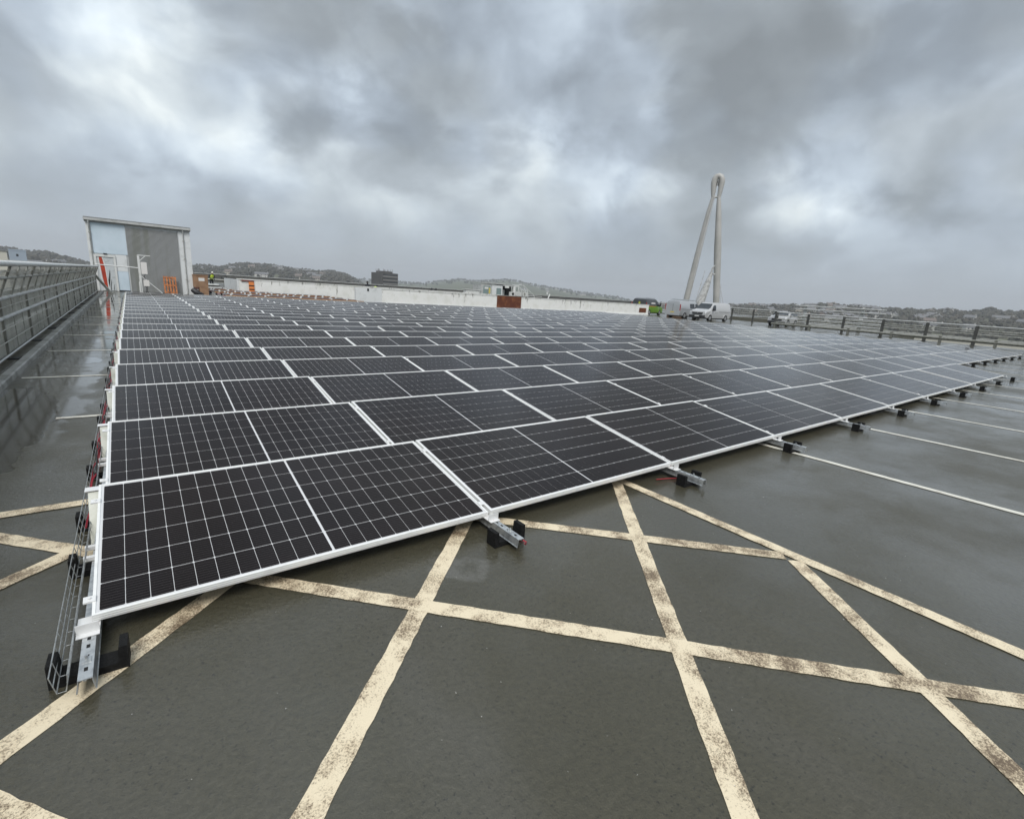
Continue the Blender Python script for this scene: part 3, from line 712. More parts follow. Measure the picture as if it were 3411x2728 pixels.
for a, c in zip(posts[:-1], posts[1:]):
    MB().box(FX - .012, FX - .009, a + .03, c - .03, .12, KZ).build('mesh_panel', 'fmesh', fl)
    MB().hexa([(FX + .012, a + .03, KZ + .02), (FX + .015, a + .03, KZ + .02), (FX + .015, c - .03, KZ + .02), (FX + .012, c - .03, KZ + .02),
               (TXo - .05, a + .03, TZ - .1), (TXo - .047, a + .03, TZ - .1), (TXo - .047, c - .03, TZ - .1), (TXo - .05, c - .03, TZ - .1)]).build('upper_mesh_panel', 'fmesh', fl)
    for k in (1, 2):
        yy = a + (c - a) * k / 3
        MB().tube((FX + .02, yy, .1), (FX + .02, yy, KZ), .009, n=6).tube((FX + .03, yy, KZ), (TXo, yy, TZ - .02), .013, n=6).build('upright', 'galv_dull', fl)
# sagging cable tied under the top rail
pts = [(-1.255 + .01 * math.sin(y * 3), y, 1.40 + .03 * math.sin(y * 2.42) + .012 * math.sin(y * 7)) for y in np.arange(2.5, 36.5, .15)]
tag(MB().path(pts, .008, 5).build('cable', 'galv_dull', None, True), 'grey cable sagging along the mesh fence under its top rail', 'cable')
tag(MB().bar((-1.40, 36.9, 1.02), (-.78, 36.6, .06), .09, .12).box(-.9, -.62, 36.45, 36.75, 0, .05).build('fence_brace', 'galv_dull'), 'slanting grey brace with foot plate at the end of the mesh fence', 'brace')
# solid low parapet with pale pipe behind the fence
tag(MB().prism([(-1.93, .076), (-1.74, .076), (-1.76, .98), (-1.93, .98)], lambda u, v, s: (u, s, v), -8, 38.4).build('parapet_wall', 'concrete'), 'low stained concrete parapet behind the mesh fence', 'wall')
tag(MB().tube((-1.63, -6, .34), (-1.63, 37, .34), .085, n=14).build('pipe', 'fascia', None, True), 'thick pale pipe running between the mesh fence and the parapet', 'pipe')

# ------------------------------------------------------------------ stair building
sb = thing('stair_building', 'flat-roofed rooftop stair building with pale blue panels and grey louvres', 'building', (0, 40, 0))
bx0, bx1, bh = -1.70, 3.85, 4.30
MB().box(bx0 + .06, bx1 - .06, .06, 6, 0, bh).build('wall', 'pale_white', sb)
rf = MB().box(bx0 - .05, bx1 + .05, -.12, 6.2, bh, bh + .17).build('roof', 'fascia', sb)
MB().box(bx0 - .07, bx1 + .07, -.22, -.125, bh + .06, bh + .19).build('gutter', 'fascia', rf)
MB().box(bx0 - .06, bx1 + .06, -.14, 6.2, bh + .20, bh + .26).build('roof_edge', 'roof_grey', rf)
MB().box(bx0, bx0 + .22, -.02, .1, 0, bh - .02).build('corner_trim', 'pale_white', sb)
MB().box(3.16, bx1, -.02, .1, 0, bh - .02).build('pilaster', 'pale_white', sb)
MB().box(bx0 + .24, .27, 0, .08, 2.38, bh - .05).build('panel', 'pale_blue', sb)
MB().box(-.38, .20, 0, .08, 1.32, 2.36).build('panel', 'pale_white', sb)
MB().box(-.38, .20, 0.005, .08, .08, 1.31).build('panel', 'pale_blue', sb)
MB().box(-.4, .22, -.03, .08, 0.0, .075).build('sill', 'slot', sb)
lv = MB(); z = .06
while z < bh - .16:
    lv.hexa([(.30, -.035, z), (3.13, -.035, z), (3.13, .03, z + .02), (.30, .03, z + .02), (.30, -.035, z + .035), (3.13, -.035, z + .035), (3.13, .05, z + .068), (.30, .05, z + .068)]); z += .072
stuff(lv.build('louvre_blades', 'louvre', sb))
MB().box(.272, .30, -.045, .07, 0, bh - .06).build('louvre_trim', 'louvre', sb)
MB().box(3.13, 3.158, -.045, .07, 0, bh - .06).build('louvre_trim', 'louvre', sb)
for x in (bx0 + .16, 3.45):
    o = MB().path([(x, -.17, bh + .05), (x, -.17, bh - .05), (x, -.07, bh - .2), (x, -.07, .1), (x, -.14, .04)], .035, 8).build('downpipe', 'fascia', sb, True)
    for z in (1.0, 2.4, 3.6): MB().box(x - .055, x + .055, -.12, -.025, z, z + .05).build('bracket', 'galv_dull', o)
df = MB(); df.box(-1.50, -1.37, -.06, .08, .02, 2.3); df.box(-.50, -.385, -.06, .08, .02, 2.3); df.box(-1.37, -.50, -.06, .08, 2.17, 2.3)
df.build('door_frame', 'white_pl', sb)
dr = MB().box(-1.365, -.505, -.02, .05, .03, 2.165).build('door', 'door_grey', sb)
def strip(b, pts, wds, y0, y1):
    L = [(x - a / 2, z) for (x, z), a in zip(pts, wds)]; R2 = [(x + a / 2, z) for (x, z), a in zip(pts, wds)]
    for i in range(len(pts) - 1):
        b.hexa([(L[i][0], y0, L[i][1]), (R2[i][0], y0, R2[i][1]), (R2[i][0], y1, R2[i][1]), (L[i][0], y1, L[i][1]), (L[i + 1][0], y0, L[i + 1][1]), (R2[i + 1][0], y0, R2[i + 1][1]), (R2[i + 1][0], y1, R2[i + 1][1]), (L[i + 1][0], y1, L[i + 1][1])])
    return b
strip(MB(), [(-1.0, .04), (-1.06, .8), (-1.1, 1.5), (-1.17, 2.16)], [.10, .20, .22, .14], -.026, -.021).build('red_stripe', 'red_door', dr)
strip(MB(), [(-1.13, .04), (-1.22, .8), (-1.25, 1.5), (-1.27, 2.16)], [.06, .07, .06, .05], -.026, -.021).build('white_stripe', 'white_pl', dr)
strip(MB(), [(-.90, .04), (-.93, .8), (-.97, 1.5), (-1.06, 2.16)], [.05, .05, .05, .05], -.026, -.021).build('white_stripe', 'white_pl', dr)
for pts, ww in [([(-.86, .3), (-.83, .7), (-.78, 1.1), (-.76, 1.35)], [.02, .07, .06, .01]), ([(-.80, .05), (-.79, .3), (-.74, .6), (-.72, .75)], [.03, .04, .03, .01]), ([(-.64, .05), (-.63, .2), (-.6, .45)], [.02, .03, .01]), ([(-.95, .05), (-.88, .5), (-.9, .9)], [.02, .03, .01])]:
    strip(MB(), pts, ww, -.024, -.0205).build('painted_blade', 'slot', dr)
MB().box(-.98, -.80, -.10, .0, 2.33, 2.40).build('door_light', 'blackpl', sb)

# metering post with barrier rail in front of it
mp = thing('meter_post', 'white steel post with two grey meter boxes and a slanting brace', 'post', (.78, 37.6, 0))
MB().box(-.06, .06, -.05, .05, 0, 2.36).build('column', 'white_pl', mp)
MB().bar((-.05, -.03, 2.40), (.62, -.03, 2.40), .06, .05).build('top_arm', 'white_pl', mp)
MB().tube((.05, -.03, 2.05), (.36, -.03, 2.36), .022).build('arm_brace', 'white_pl', mp)
MB().box(.09, .40, -.12, .03, 1.25, 1.98).build('meter_box', 'paper', mp)
MB().box(.14, .44, -.12, .03, .50, .88).build('meter_box', 'paper', mp)
MB().tube((.08, -.05, 1.1), (1.15, -.1, .02), .026).build('brace', 'white_pl', mp)
MB().path([(.28, -.06, 1.25), (.2, -.08, 1.1), (.26, -.06, .9)], .022).build('conduit', 'black_cable', mp)
MB().path([(.22, -.06, .5), (.3, -.1, .3), (.2, -.08, .02)], .02).path([(.34, -.06, .5), (.25, -.1, .25), (.38, -.08, .02)], .02).build('conduit', 'black_cable', mp)
MB().box(-.1, -.02, -.1, -.06, .0, .75).build('cable_cover', 'white_pl', mp)
tag(MB().tube((-1.36, 37.35, 1.66), (.72, 37.55, 1.60), .033, n=10).build('barrier_rail', 'white_pl', None, True), 'white horizontal barrier tube between the mesh fence and the meter post', 'rail')
# pallet leaning upright on the louvres
pl = thing('pallet', 'orange-brown wooden pallet leaning upright against the louvred wall', 'pallet', (2.43, 39.35, 0)); pl.rotation_euler = (R_(-17), 0, 0)
for i in range(5): MB().box(-.37 + i * .163, -.37 + i * .163 + .09, -.02, 0, .02, 1.22).build('board', 'pallet', pl)
for zz in (.06, .56, 1.08): MB().box(-.37, .373, .0005, .08, zz, zz + .1).build('bearer', 'pallet', pl)
# cardboard boxes
cb = thing('cardboard_box', 'large brown cardboard box with a white label beside the stair building', 'box', (4.25, 40.0, 0))
MB().box(-.45, .45, -.4, .4, .55, 1.36).build('carton', 'card', cb)
MB().box(-.47, .47, -.42, .42, 1.362, 1.42).build('lid', 'card', cb)
MB().box(-.12, .24, -.406, -.401, .98, 1.20).build('label', 'paper', cb)
MB().hexa([(-.1, -.41, .0), (.45, -.41, .0), (.45, .4, .0), (-.1, .4, .0), (-.1, -.41, .545), (.45, -.41, .545), (.45, .4, .545), (-.1, .4, .545)]).build('base_carton', 'card', cb)
tag(MB().path([(3.75, 39.7, .35), (3.9, 39.55, .2), (4.1, 39.5, .1), (4.35, 39.45, .05)], [.18, .2, .16, .08], 9).build('sack', 'blackpl', None, True), 'black bin sack slumped under the cardboard box', 'sack')

# ------------------------------------------------------------------ people
def person(loc, rz, label, bend, vest, helmet, arms='down'):
    o = thing('person', label, 'person', loc, rz)
    # pelvis root, facing -Y locally; bend leans the torso forward
    bz = lambda y, z: (y * math.cos(bend) - (z - .95) * math.sin(bend), .95 + (z - .95) * math.cos(bend) + y * math.sin(bend))
    V = []; E = []; RD = []
    def vtx(x, y, z, r, up_=False):
        if up_: y, z = bz(y, z)
        V.append((x, y, z)); RD.append(r); return len(V) - 1
    pel = vtx(0, 0, .95, .14); wst = vtx(0, 0, 1.12, .125, 1); chs = vtx(0, .01, 1.34, .15, 1); nk = vtx(0, 0, 1.5, .06, 1); hd = vtx(0, -.02, 1.6, .085, 1); ht = vtx(0, -.02, 1.70, .085, 1)
    E += [(pel, wst), (wst, chs), (chs, nk), (nk, hd), (hd, ht)]
    for s in (-1, 1):
        hp = vtx(.1 * s, 0, .88, .10); kn = vtx(.12 * s, -.03, .5, .065); an = vtx(.13 * s, .02, .09, .045); to = vtx(.14 * s, -.15, .05, .04)
        E += [(pel, hp), (hp, kn), (kn, an), (an, to)]
        sh = vtx(.19 * s, 0, 1.42, .07, 1); el = vtx(.25 * s, -.04, 1.16, .048, 1)
        wr = vtx(.2 * s, -.2, .98, .034, 1) if arms == 'down' else vtx(.12 * s, -.28, 1.12, .034, 1)
        y, z = V[wr][1], V[wr][2]
        pm_ = len(V); V.append((V[wr][0], y - .05, z - .06)); RD.append(.03)
        E += [(chs, sh), (sh, el), (el, wr), (wr, pm_)]
        for k, (dx, ln) in enumerate([(-.028, .075), (-.01, .085), (.01, .08), (.028, .065)]):
            a = len(V); V.append((V[pm_][0] + dx, y - .08, z - .09)); RD.append(.009); bq = len(V); V.append((V[pm_][0] + dx, y - .085, z - .09 - ln * .6)); RD.append(.008); E += [(pm_, a), (a, bq)]
        a = len(V); V.append((V[wr][0] - .04 * s, y - .06, z - .07)); RD.append(.01); E.append((wr, a))
    me = bpy.data.meshes.new('body'); me.from_pydata(V, E, []); me.update()
    bm = bmesh.new(); bm.from_mesh(me); ly = bm.verts.layers.skin.verify(); bm.verts.ensure_lookup_table()
    for i, vv in enumerate(bm.verts): vv[ly].radius = (RD[i], RD[i]); vv[ly].use_root = (i == pel)
    bm.to_mesh(me); bm.free(); me.materials.append(M['cloth_dk'])
    body = link('body', me, o); md = body.modifiers.new('skin', 'SKIN'); md.use_smooth_shade = True; body.modifiers.new('sub', 'SUBSURF').levels = 1
    body.modifiers['sub'].render_levels = 1
    def ring(z, rx, ry): return [Vector((rx * math.cos(t), *bz(ry * math.sin(t), z))) for t in [6.2832 * k / 14 for k in range(14)]]
    if vest:
        MB().loft([ring(.98, .185, .155), ring(1.15, .18, .15), ring(1.36, .205, .175), ring(1.47, .15, .12)]).build('vest', 'hivis', o, True)
        MB().loft([ring(1.10, .188, .158), ring(1.15, .188, .158)], caps=False).build('reflective_band', 'paper', o, True)
    face = MB(); c = Vector((0, *bz(-.03, 1.64)))
    face.loft([[c + Vector((.078 * math.sin(q) * math.cos(t), .09 * math.sin(q) * math.sin(t), .115 * math.cos(q))) for t in [6.2832 * k / 12 for k in range(12)]] for q in (.25, .7, 1.2, 1.7, 2.2, 2.8)]).build('face', 'skin', o, True)
    for s in (-1, 1): MB().box(c.x + s * .03 - .01, c.x + s * .03 + .01, c.y - .095, c.y - .082, c.z - .0, c.z + .014).build('eye', 'slot', o)
    MB().path([c + Vector((0, -.085, .01)), c + Vector((0, -.112, -.025))], [.008, .014], 6).build('nose', 'skin', o)
    for s in (-1, 1): MB().box(c.x + s * .078 - .01, c.x + s * .078 + .01, c.y - .02, c.y + .03, c.z - .03, c.z + .03).build('ear', 'skin', o)
    hm = 'helmet' if helmet else 'cloth_dk'
    MB().loft([[c + Vector((k * .105 * math.cos(t), .01 + k * .122 * math.sin(t), zz)) for t in [6.2832 * j / 12 for j in range(12)]] for k, zz in ((1.03, .03), (1.0, .075), (.75, .125), (.3, .15))]).build('helmet' if helmet else 'hat', hm, o, True)
    for s in (-1, 1): MB().loft([[Vector((.14 * s + .05 * math.cos(t), -.06 + .13 * math.sin(t), zz)) for t in [6.2832 * j / 10 for j in range(10)]] for zz in (0, .06, .1)]).build('boot', 'blackpl', o, True)
    return o
person((7.0, 58.5, 0), R_(20), 'worker in yellow hi-vis vest and dark trousers bending over the rails', .42, True, True, 'front')
person((19.0, 46.0, 0), R_(170), 'worker in black jacket and hat behind the white parapet', .06, False, False)
person((19.75, 46.4, 0), R_(120), 'crouching worker in yellow vest beside the one in black', 1.0, True, False, 'front')

# ------------------------------------------------------------------ unfinished mounting area
ur = random.Random(9)
for k in range(11):
    y = 33.0 + k * 1.55; x0, x1 = (4.6 + ur.uniform(0, .6), 13.7) if k < 7 else (5.2, 9.5)
    if k >= 3: x1 = min(x1, 13.4 + k * .1)
    m = ['timber', 'red_rail', 'galv', 'red_rail'][k % 4]
    t = thing('purlin_rail', f'{"red-brown" if m == "red_rail" else "timber" if m == "timber" else "bare grey"} rail with white brackets, {ORD[k + 1]} beyond the finished panels', 'rail', (0, y, 0), 0, 'bare rails awaiting panels')
    MB().box(x0, x1, -.04, .04, .24, .31).build('beam', m, t)
    for xq in (x0 + .1, (x0 + x1) / 2, x1 - .1): MB().box(xq - .05, xq + .05, -.05, .05, 0, .239).build('foot', 'blackpl', t)
    x = x0 + .3
    while x < x1:
        MB().box(x - .05, x + .05, -.06, .06, .311, .40 + ur.uniform(0, .04)).build('bracket', 'white_br', t); x += 1.05 + ur.uniform(-.08, .08)
for k in range(6):
    x = 4.9 + k * 1.6
    tag(MB().box(x, x + .05, 33, 48, .05, .096).build('mounting_rail', 'red_rail' if k % 2 else 'galv'), f'bare rail running under the unfinished rows, {ORD[k + 1]} from the cardboard box', 'rail', 'bare lengthwise rails')
for k in range(2):
    pts = [(5 + .4 * i, 35 + k * 2.7 + .25 * math.sin(i * .9 + k), .2 + .03 * math.sin(i * 1.7 + k)) for i in range(20)]
    tag(MB().path(pts, .018, 6).build('cable', 'red_cable', None, True), f'red cable strung across the bare rails, {ORD[k + 1]} beyond the panels', 'cable', 'red cables over the bare rails')
ps = thing('panel_stack', 'low stack of boxed panels with white and red edges at the worker\'s feet', 'stack', (6.4, 56.5, 0))
for k in range(4): MB().box(-1.1 + .06 * k, 1.1 - .05 * k, -.6, .6, .01 + k * .13, .12 + k * .13).build('pack', ['red_rail', 'white_pl', 'blackpl', 'white_pl'][k], ps)
tag(MB().loft([[Vector((9.6 + rr * 1.25 * math.cos(t) * (1 + .15 * math.sin(3 * t)), 53 + rr * .8 * math.sin(t) * (1 + .2 * math.cos(2 * t)), zz)) for t in [6.2832 * j / 16 for j in range(16)]] for rr, zz in ((1, 0), (.9, .2), (.6, .42), (.25, .55))]).build('plastic_heap', 'sheet', None, True), 'heap of crumpled pale plastic sheeting beyond the bare rails', 'plastic sheet')
tk = thing('pallet_truck', 'pallet truck with upright looped handle beside the worker', 'pallet truck', (8.2, 58.0, 0))
MB().box(-.28, -.12, -.55, .55, .04, .12).build('fork', 'red_rail', tk); MB().box(.12, .28, -.55, .55, .04, .12).build('fork', 'red_rail', tk)
MB().tube((0, .5, .12), (0, .62, 1.0), .03).build('tiller', 'galv_dull', tk)
MB().path([(.24 * math.cos(t), .64, 1.2 + .2 * math.sin(t)) for t in [6.2832 * j / 14 for j in range(15)]], .035, 6).build('handle', 'blackpl', tk)

# ------------------------------------------------------------------ white ramp walls
wf = thing('parapet_wall', 'long stained white parapet wall behind the solar array', 'wall', (0, 35.7, 0))
MB().box(16.2, 27.55, 0, .22, 0, 1.2).build('wall_section', 'wall', wf)
MB().box(30.45, 50.4, 0, .22, 0, 1.2).build('wall_section', 'wall', wf)
MB().box(14.05, 16.19, -.03, .19, 0, 1.22).build('end_panel', 'pale_white', wf)
MB().box(16.2, 27.55, -.03, .25, 1.202, 1.26).build('coping', 'wall', wf)
MB().box(30.45, 50.4, -.03, .25, 1.202, 1.255).build('coping', 'wall', wf)
MB().box(27.4, 30.6, -.06, .2, 1.262, 1.31).build('coping', 'concrete', wf)
MB().box(16.2, 50.4, -.09, -.001, .0, .09).build('skirting', 'pale_white', wf)
MB().box(14.98, 15.12, -.05, -.031, 1.0, 1.2).build('notice', 'slot', wf)
g = MB().box(27.56, 30.44, -.045, .16, .10, 1.26).build('rusty_panel', 'rust', wf)
MB().box(27.5, 30.5, -.055, .1, .06, .098).build('frame', 'rust', g)
for x in (28.5, 29.45): MB().box(x, x + .05, -.06, -.046, .12, 1.24).build('rib', 'rust', g)
MB().box(48.6, 49.9, -.035, -.001, .3, .82).build('rusty_hatch', 'rust', wf)
wr = thing('parapet_wall', 'shorter white wall with black stains left of the long parapet', 'wall', (0, 44, 0))
MB().box(7.35, 34.0, 0, .24, 0, 1.22).build('wall_section', 'wall', wr)
MB().box(7.2, 34.0, -.03, .27, 1.222, 1.29).build('coping', 'wall', wr)
MB().box(7.2, 7.34, 0, 7, 0, 1.21).build('return_wall', 'pale_white', wr)
bb = thing('barrier_board', 'orange board with dark bands leaning on the shorter white wall', 'barrier', (8.25, 43.85, 0)); bb.rotation_euler = (R_(-6), 0, 0)
MB().box(-.2, .2, -.03, 0, .02, 1.18).build('board', 'orange', bb)
for zz in (.42, .72): MB().box(-.205, .205, -.036, -.0305, zz, zz + .09).build('band', 'slot', bb)
MB().box(-.75, .2, -.05, -.031, 1.10, 1.22).build('crossbar', 'red_rail', bb)
for k, x in enumerate((24.9, 25.4)):
    tag(MB().bar((x, 44.1, 1.2), (x + .3, 44.1, 1.48), .12, .2).build('bag', 'blackpl'), f'small dark bag end poking over the rear white wall, {ORD[k + 1]} of two', 'bag', 'dark bags on the rear wall')

# ------------------------------------------------------------------ fences of the far and right roof edges
def fence(name, label, pts, h, nrail, step, pr_, rr, mp_, mr_, plate=True):
    t = thing(name, label, 'fence')
    for (xa, ya), (xb, yb) in zip(pts[:-1], pts[1:]):
        L = math.hypot(xb - xa, yb - ya); n = max(1, round(L / step))
        for i in range(n + 1):
            x, y = xa + (xb - xa) * i / n, ya + (yb - ya) * i / n
            o = MB().box(x - pr_, x + pr_, y - pr_ * 1.5, y + pr_ * 1.5, 0, h).build('post', mp_, t)
            if plate: MB().box(x - pr_ * 2.4, x + pr_ * 2.4, y - pr_ * 2.6, y + pr_ * 2.6, .001, .02).build('base_plate', mp_, o)
        for k in range(nrail):
            z = h - .02 - k * (h - .55) / max(1, nrail - 1)
            q = rr * (1.4 if k == 0 else 1)
            MB().tube((xa, ya, z), (xb, yb, z), q, n=8).build('rail', 'fascia' if k == 0 else mr_, t, True)
    return t
fence('edge_railing', 'grey steel railing with flat posts along the right roof edge', [(48.6, -6), (48.6, 19.6)], 1.45, 4, 2.95, .06, .034, 'rail_dark', 'galv_dull')
fence('edge_railing', 'thin outer railing just behind the right roof edge railing', [(49.9, -6), (49.9, 11.5)], 1.42, 3, 2.8, .035, .024, 'rail_dark', 'galv_dull')
cbn = thing('crash_barrier', 'low tubular crash barrier on stub posts before the right railing', 'barrier')
MB().tube((46.6, -6, .40), (46.6, 19, .40), .10, n=12).build('barrier_tube', 'rail_post', cbn, True)
for i in range(9): MB().box(46.52, 46.72, -5 + i * 2.95, -4.84 + i * 2.95, 0, .56).build('stub_post', 'rail_post', cbn)
fence('edge_railing', 'five-rail grey railing behind the parked vans', [(58.2, 24), (58.2, 45)], 1.55, 5, 2.6, .05, .036, 'rail_dark', 'galv_dull')
fence('edge_railing', 'five-rail grey railing between the white car and the array', [(50.2, 20.2), (58, 24)], 1.5, 5, 2.2, .05, .036, 'rail_dark', 'galv_dull')
hr_ = thing('high_railing', 'tall pale barrier of thick tubes on flat posts above the railings', 'barrier')
for y in (16.3, 21.8): MB().box(60, 60.12, y - .17, y + .17, 0, 2.36).build('post', 'fascia', hr_)
for z in (2.27, 1.9, 1.15, .8, .45): MB().tube((59.9, 14.2, z), (59.9, 22.9, z), .065, n=10).build('tube', 'fascia', hr_, True)
fence('edge_railing', 'dark grey mesh railing along the far roof edge', [(-1.6, 88), (118, 88)], 1.45, 3, 4.0, .06, .03, 'rail_dark', 'rail_dark', False)
tag(MB().box(-1.6, 118, 87.9, 87.93, .25, 1.40).build('railing_screen', 'fmesh_dk'), 'grey mesh screen tied to the far roof edge railing', 'screen')
tag(MB().tube((-1.6, 86, .62), (118, 86, .62), .11, n=10).build('crash_tube', 'galv_dull', None, True), 'long crash tube before the far roof edge railing', 'barrier')

# ------------------------------------------------------------------ plant cabin with condensers
kb = thing('plant_cabin', 'pale glazed rooftop cabin with an open dark bay beyond the parapet', 'cabin', (42.6, 61, 0))
MB().box(0, 1.95, 0, 2.4, 0, 2.55).build('wall', 'fascia', kb)
MB().box(2.0, 4.0, .05, 2.4, 0, 2.62).build('wall', 'pale_white', kb)
MB().box(4.05, 7.3, 2.2, 2.4, 0, 2.75).build('back_wall', 'slot', kb)
MB().box(4.05, 6.9, -.03, 2.4, 2.55, 2.72).build('canopy', 'white_pl', kb)
MB().box(-.12, 6.2, -.1, 2.5, 2.73, 2.84).build('roof', 'fascia', kb)
MB().box(4.4, 5.2, -.05, -.02, 2.25, 2.55).build('sign', 'white_pl', kb)
MB().box(.35, 1.65, -.03, -.001, 1.2, 2.35).build('window', 'glass_pale', kb); MB().box(.55, 1.25, -.035, -.031, 1.9, 2.2).build('notice', 'paper', kb)
MB().box(1.35, 1.62, -.036, -.031, 1.25, 2.1).build('notice', 'plate_y', kb)
MB().box(2.85, 3.75, .01, .048, .9, 2.15).build('window', 'glass_pale', kb); MB().box(2.3, 2.8, .01, .048, .1, 2.15).build('door', 'pale_white', kb)
MB().box(6.1, 6.5, -.03, .25, 0, 2.55).build('column', 'white_pl', kb)
MB().box(4.3, 5.1, 1.0, 1.6, 0, 1.95).build('cabinet', 'white_pl', kb)
for k, (x, z) in enumerate(((5.55, 1.1), (6.75, 1.15), (8.1, 1.15))):
    t = thing('condenser_unit', ['air condenser with a dark round fan in the open cabin bay', 'plain white air condenser beside the cabin column', 'ribbed white air condenser under the sloping pipe frame'][k], 'air conditioner', (42.6 + x - .5, 60.3, 0))
    MB().box(0, 1.0, 0, .4, z, z + .62).build('casing', 'white_pl', t)
    for s in (.1, .8): MB().box(s, s + .1, .05, .35, 0, z - .002).build('stand', 'galv_dull', t)
    if k != 1: MB().tube((.5 if k == 0 else .3, -.012, z + .31), (.5 if k == 0 else .3, -.002, z + .31), .22, n=18).build('fan', 'slot' if k == 0 else 'galv_dull', t)
    for q in range(5): MB().box(.06, .94, -.006, -.001, z + .08 + q * .11, z + .10 + q * .11).build('grille_bar', 'galv_dull', t)
pf = thing('pipe_canopy', 'sloping white pipe frame at the end of the cabin', 'canopy', (49.4, 60.6, 0))
for y in (0, 1.6):
    for p, q in (((0, y, 0), (0, y, 2.85)), ((0, y, 2.85), (1.0, y, 2.85)), ((1.0, y, 2.85), (3.4, y, 1.3)), ((0, y, 2.6), (1.4, y, 1.2)), ((1.0, y, 2.8), (1.9, y, 1.2)), ((1.4, y, 1.3), (5, y, 1.25)), ((3.4, y, 1.3), (3.4, y, 0)), ((1.9, y, 2.2), (1.9, y, 0))):
        MB().tube(p, q, .045, n=6).build('pipe', 'white_pl', pf)
MB().box(.05, 3.2, 1.75, 1.8, 0, 1.3).build('screen', 'galv_dull', pf)
tag(MB().box(39.6, 42.0, 60.6, 61.3, 0, 1.62).box(39.5, 42.1, 60.5, 61.4, 1.62, 1.7).build('tank', 'white_pl'), 'pale low tank left of the glazed cabin', 'tank')
wp_ = thing('leaning_pole', 'white pole leaning over the parapet with a round disc on top', 'pole', (53.0, 58, 0))
MB().tube((0, 0, 0), (.9, 0, 1.75), .09, n=10).build('shaft', 'white_pl', wp_); MB().tube((.3, -.03, 1.85), (.3, .03, 1.85), .17, n=16).build('disc', 'white_pl', wp_)

# ------------------------------------------------------------------ vehicles (nose towards local -X)
def vehicle(name, label, cat, loc, rz, prof, W_, body, lower, glass_side, wheels, wr_, extras):
    """prof: list of (x, ztop, zbelt, inset) stations from nose to tail"""
    t = thing(name, label, cat, loc, rz)
    rings = []
    for x, zt, zb, ins in prof:
        h = W_ / 2
        zs = .30; zb = min(zb, zt - .06)
        rings.append([(x, -h * .96, zs), (x, -h, zs + .25), (x, -h, zb), (x, -h + ins, zt - .10), (x, -h + ins + .10, zt), (x, h - ins - .10, zt), (x, h - ins, zt - .10), (x, h, zb), (x, h, zs + .25), (x, h * .96, zs)])
    bd = MB().loft(rings).build('body', body, t, True)
    x0, x1 = prof[0][0], prof[-1][0]; h = W_ / 2
    for p in glass_side:
        for s in (-1, 1):
            ex = [(x, s * (h - max(0, z - 1.13) * ins_ + .014), z) for x, z, ins_ in p]
            ix = [(x, s * (h - max(0, z - 1.13) * ins_ - .03), z) for x, z, ins_ in p]
            n = len(p); MB().add(ex + ix, [tuple(range(n)), tuple(reversed(range(n, 2 * n)))] + [(i, (i + 1) % n, n + (i + 1) % n, n + i) for i in range(n)]).build('side_window', 'dark_glass', t)
    for wx in wheels:
        for s in (-1, 1):
            w0 = MB().tube((wx, s * (h - .22), wr_), (wx, s * (h + .012), wr_), wr_, n=20).build('wheel', 'tyre', t, True)
            MB().tube((wx, s * (h + .008), wr_), (wx, s * (h + .022), wr_), wr_ * .62, n=16).build('rim', 'rim', w0, True)
            ar = []
            MB().path([(wx + (wr_ + .07) * math.cos(a), s * (h - .005), wr_ + (wr_ + .07) * math.sin(a)) for a in [math.pi * k / 10 for k in range(11)]], .035, 6).build('wheel_arch', lower, t, True)
    MB().box(x0 + .5, x1 - .3, -h * .9, h * .9, .18, .31).build('underbody', 'blackpl', t)
    extras(t, x0, x1, h)
    return t
VAN = [(-2.5, .86, .62, .02), (-2.47, .98, .8, .05), (-2.3, 1.06, .92, .08), (-1.72, 1.22, 1.05, .10), (-1.42, 1.42, 1.08, .16), (-.92, 1.84, 1.1, .20), (-.72, 1.92, 1.12, .17), (-.3, 1.955, 1.15, .15), (1.5, 1.96, 1.15, .15), (2.3, 1.93, 1.15, .16), (2.46, 1.88, 1.15, .17), (2.5, 1.70, 1.12, .14)]
SIDEGL = [(-1.30, 1.12, .19), (-.55, 1.12, .19), (-.55, 1.66, .19), (-.78, 1.70, .19), (-1.0, 1.58, .19)]
MIDGL = [(-.30, 1.14, .19), (.55, 1.14, .19), (.55, 1.66, .19), (-.30, 1.68, .19)]
def screen(t, h):
    MB().hexa([(-1.66, -h + .2, 1.23), (-1.66, h - .2, 1.23), (-1.64, h - .2, 1.20), (-1.64, -h + .2, 1.20), (-.99, -h + .3, 1.815), (-.99, h - .3, 1.815), (-.95, h - .3, 1.79), (-.95, -h + .3, 1.79)])
    MB().hexa([(-1.69, -h + .2, 1.255), (-1.69, h - .2, 1.255), (-1.45, h - .2, 1.36), (-1.45, -h + .2, 1.36), (-1.455, -h + .21, 1.44), (-1.455, h - .21, 1.44), (-1.44, h - .21, 1.42), (-1.44, -h + .21, 1.42)]) \
        .hexa([(-1.47, -h + .19, 1.40), (-1.47, h - .19, 1.40), (-1.38, h - .19, 1.38), (-1.38, -h + .19, 1.38), (-.98, -h + .28, 1.825), (-.98, h - .28, 1.825), (-.90, h - .28, 1.80), (-.90, -h + .28, 1.80)]).build('windscreen', 'dark_glass', t)
def rack(t, h, m):
    for s in (-1, 1): MB().tube((-.4, s * (h - .3), 2.04), (2.2, s * (h - .3), 2.04), .025, n=6).build('roof_rail', m, t)
    for x in (-.2, .9, 2.0): MB().box(x - .03, x + .03, -h + .28, h - .28, 2.0, 2.03).build('roof_bar', m, t)
def mirrors(t, h, m):
    for s in (-1, 1): MB().box(-1.28, -1.14, s * (h + .02), s * (h + .24), 1.08, 1.34).build('mirror', m, t)
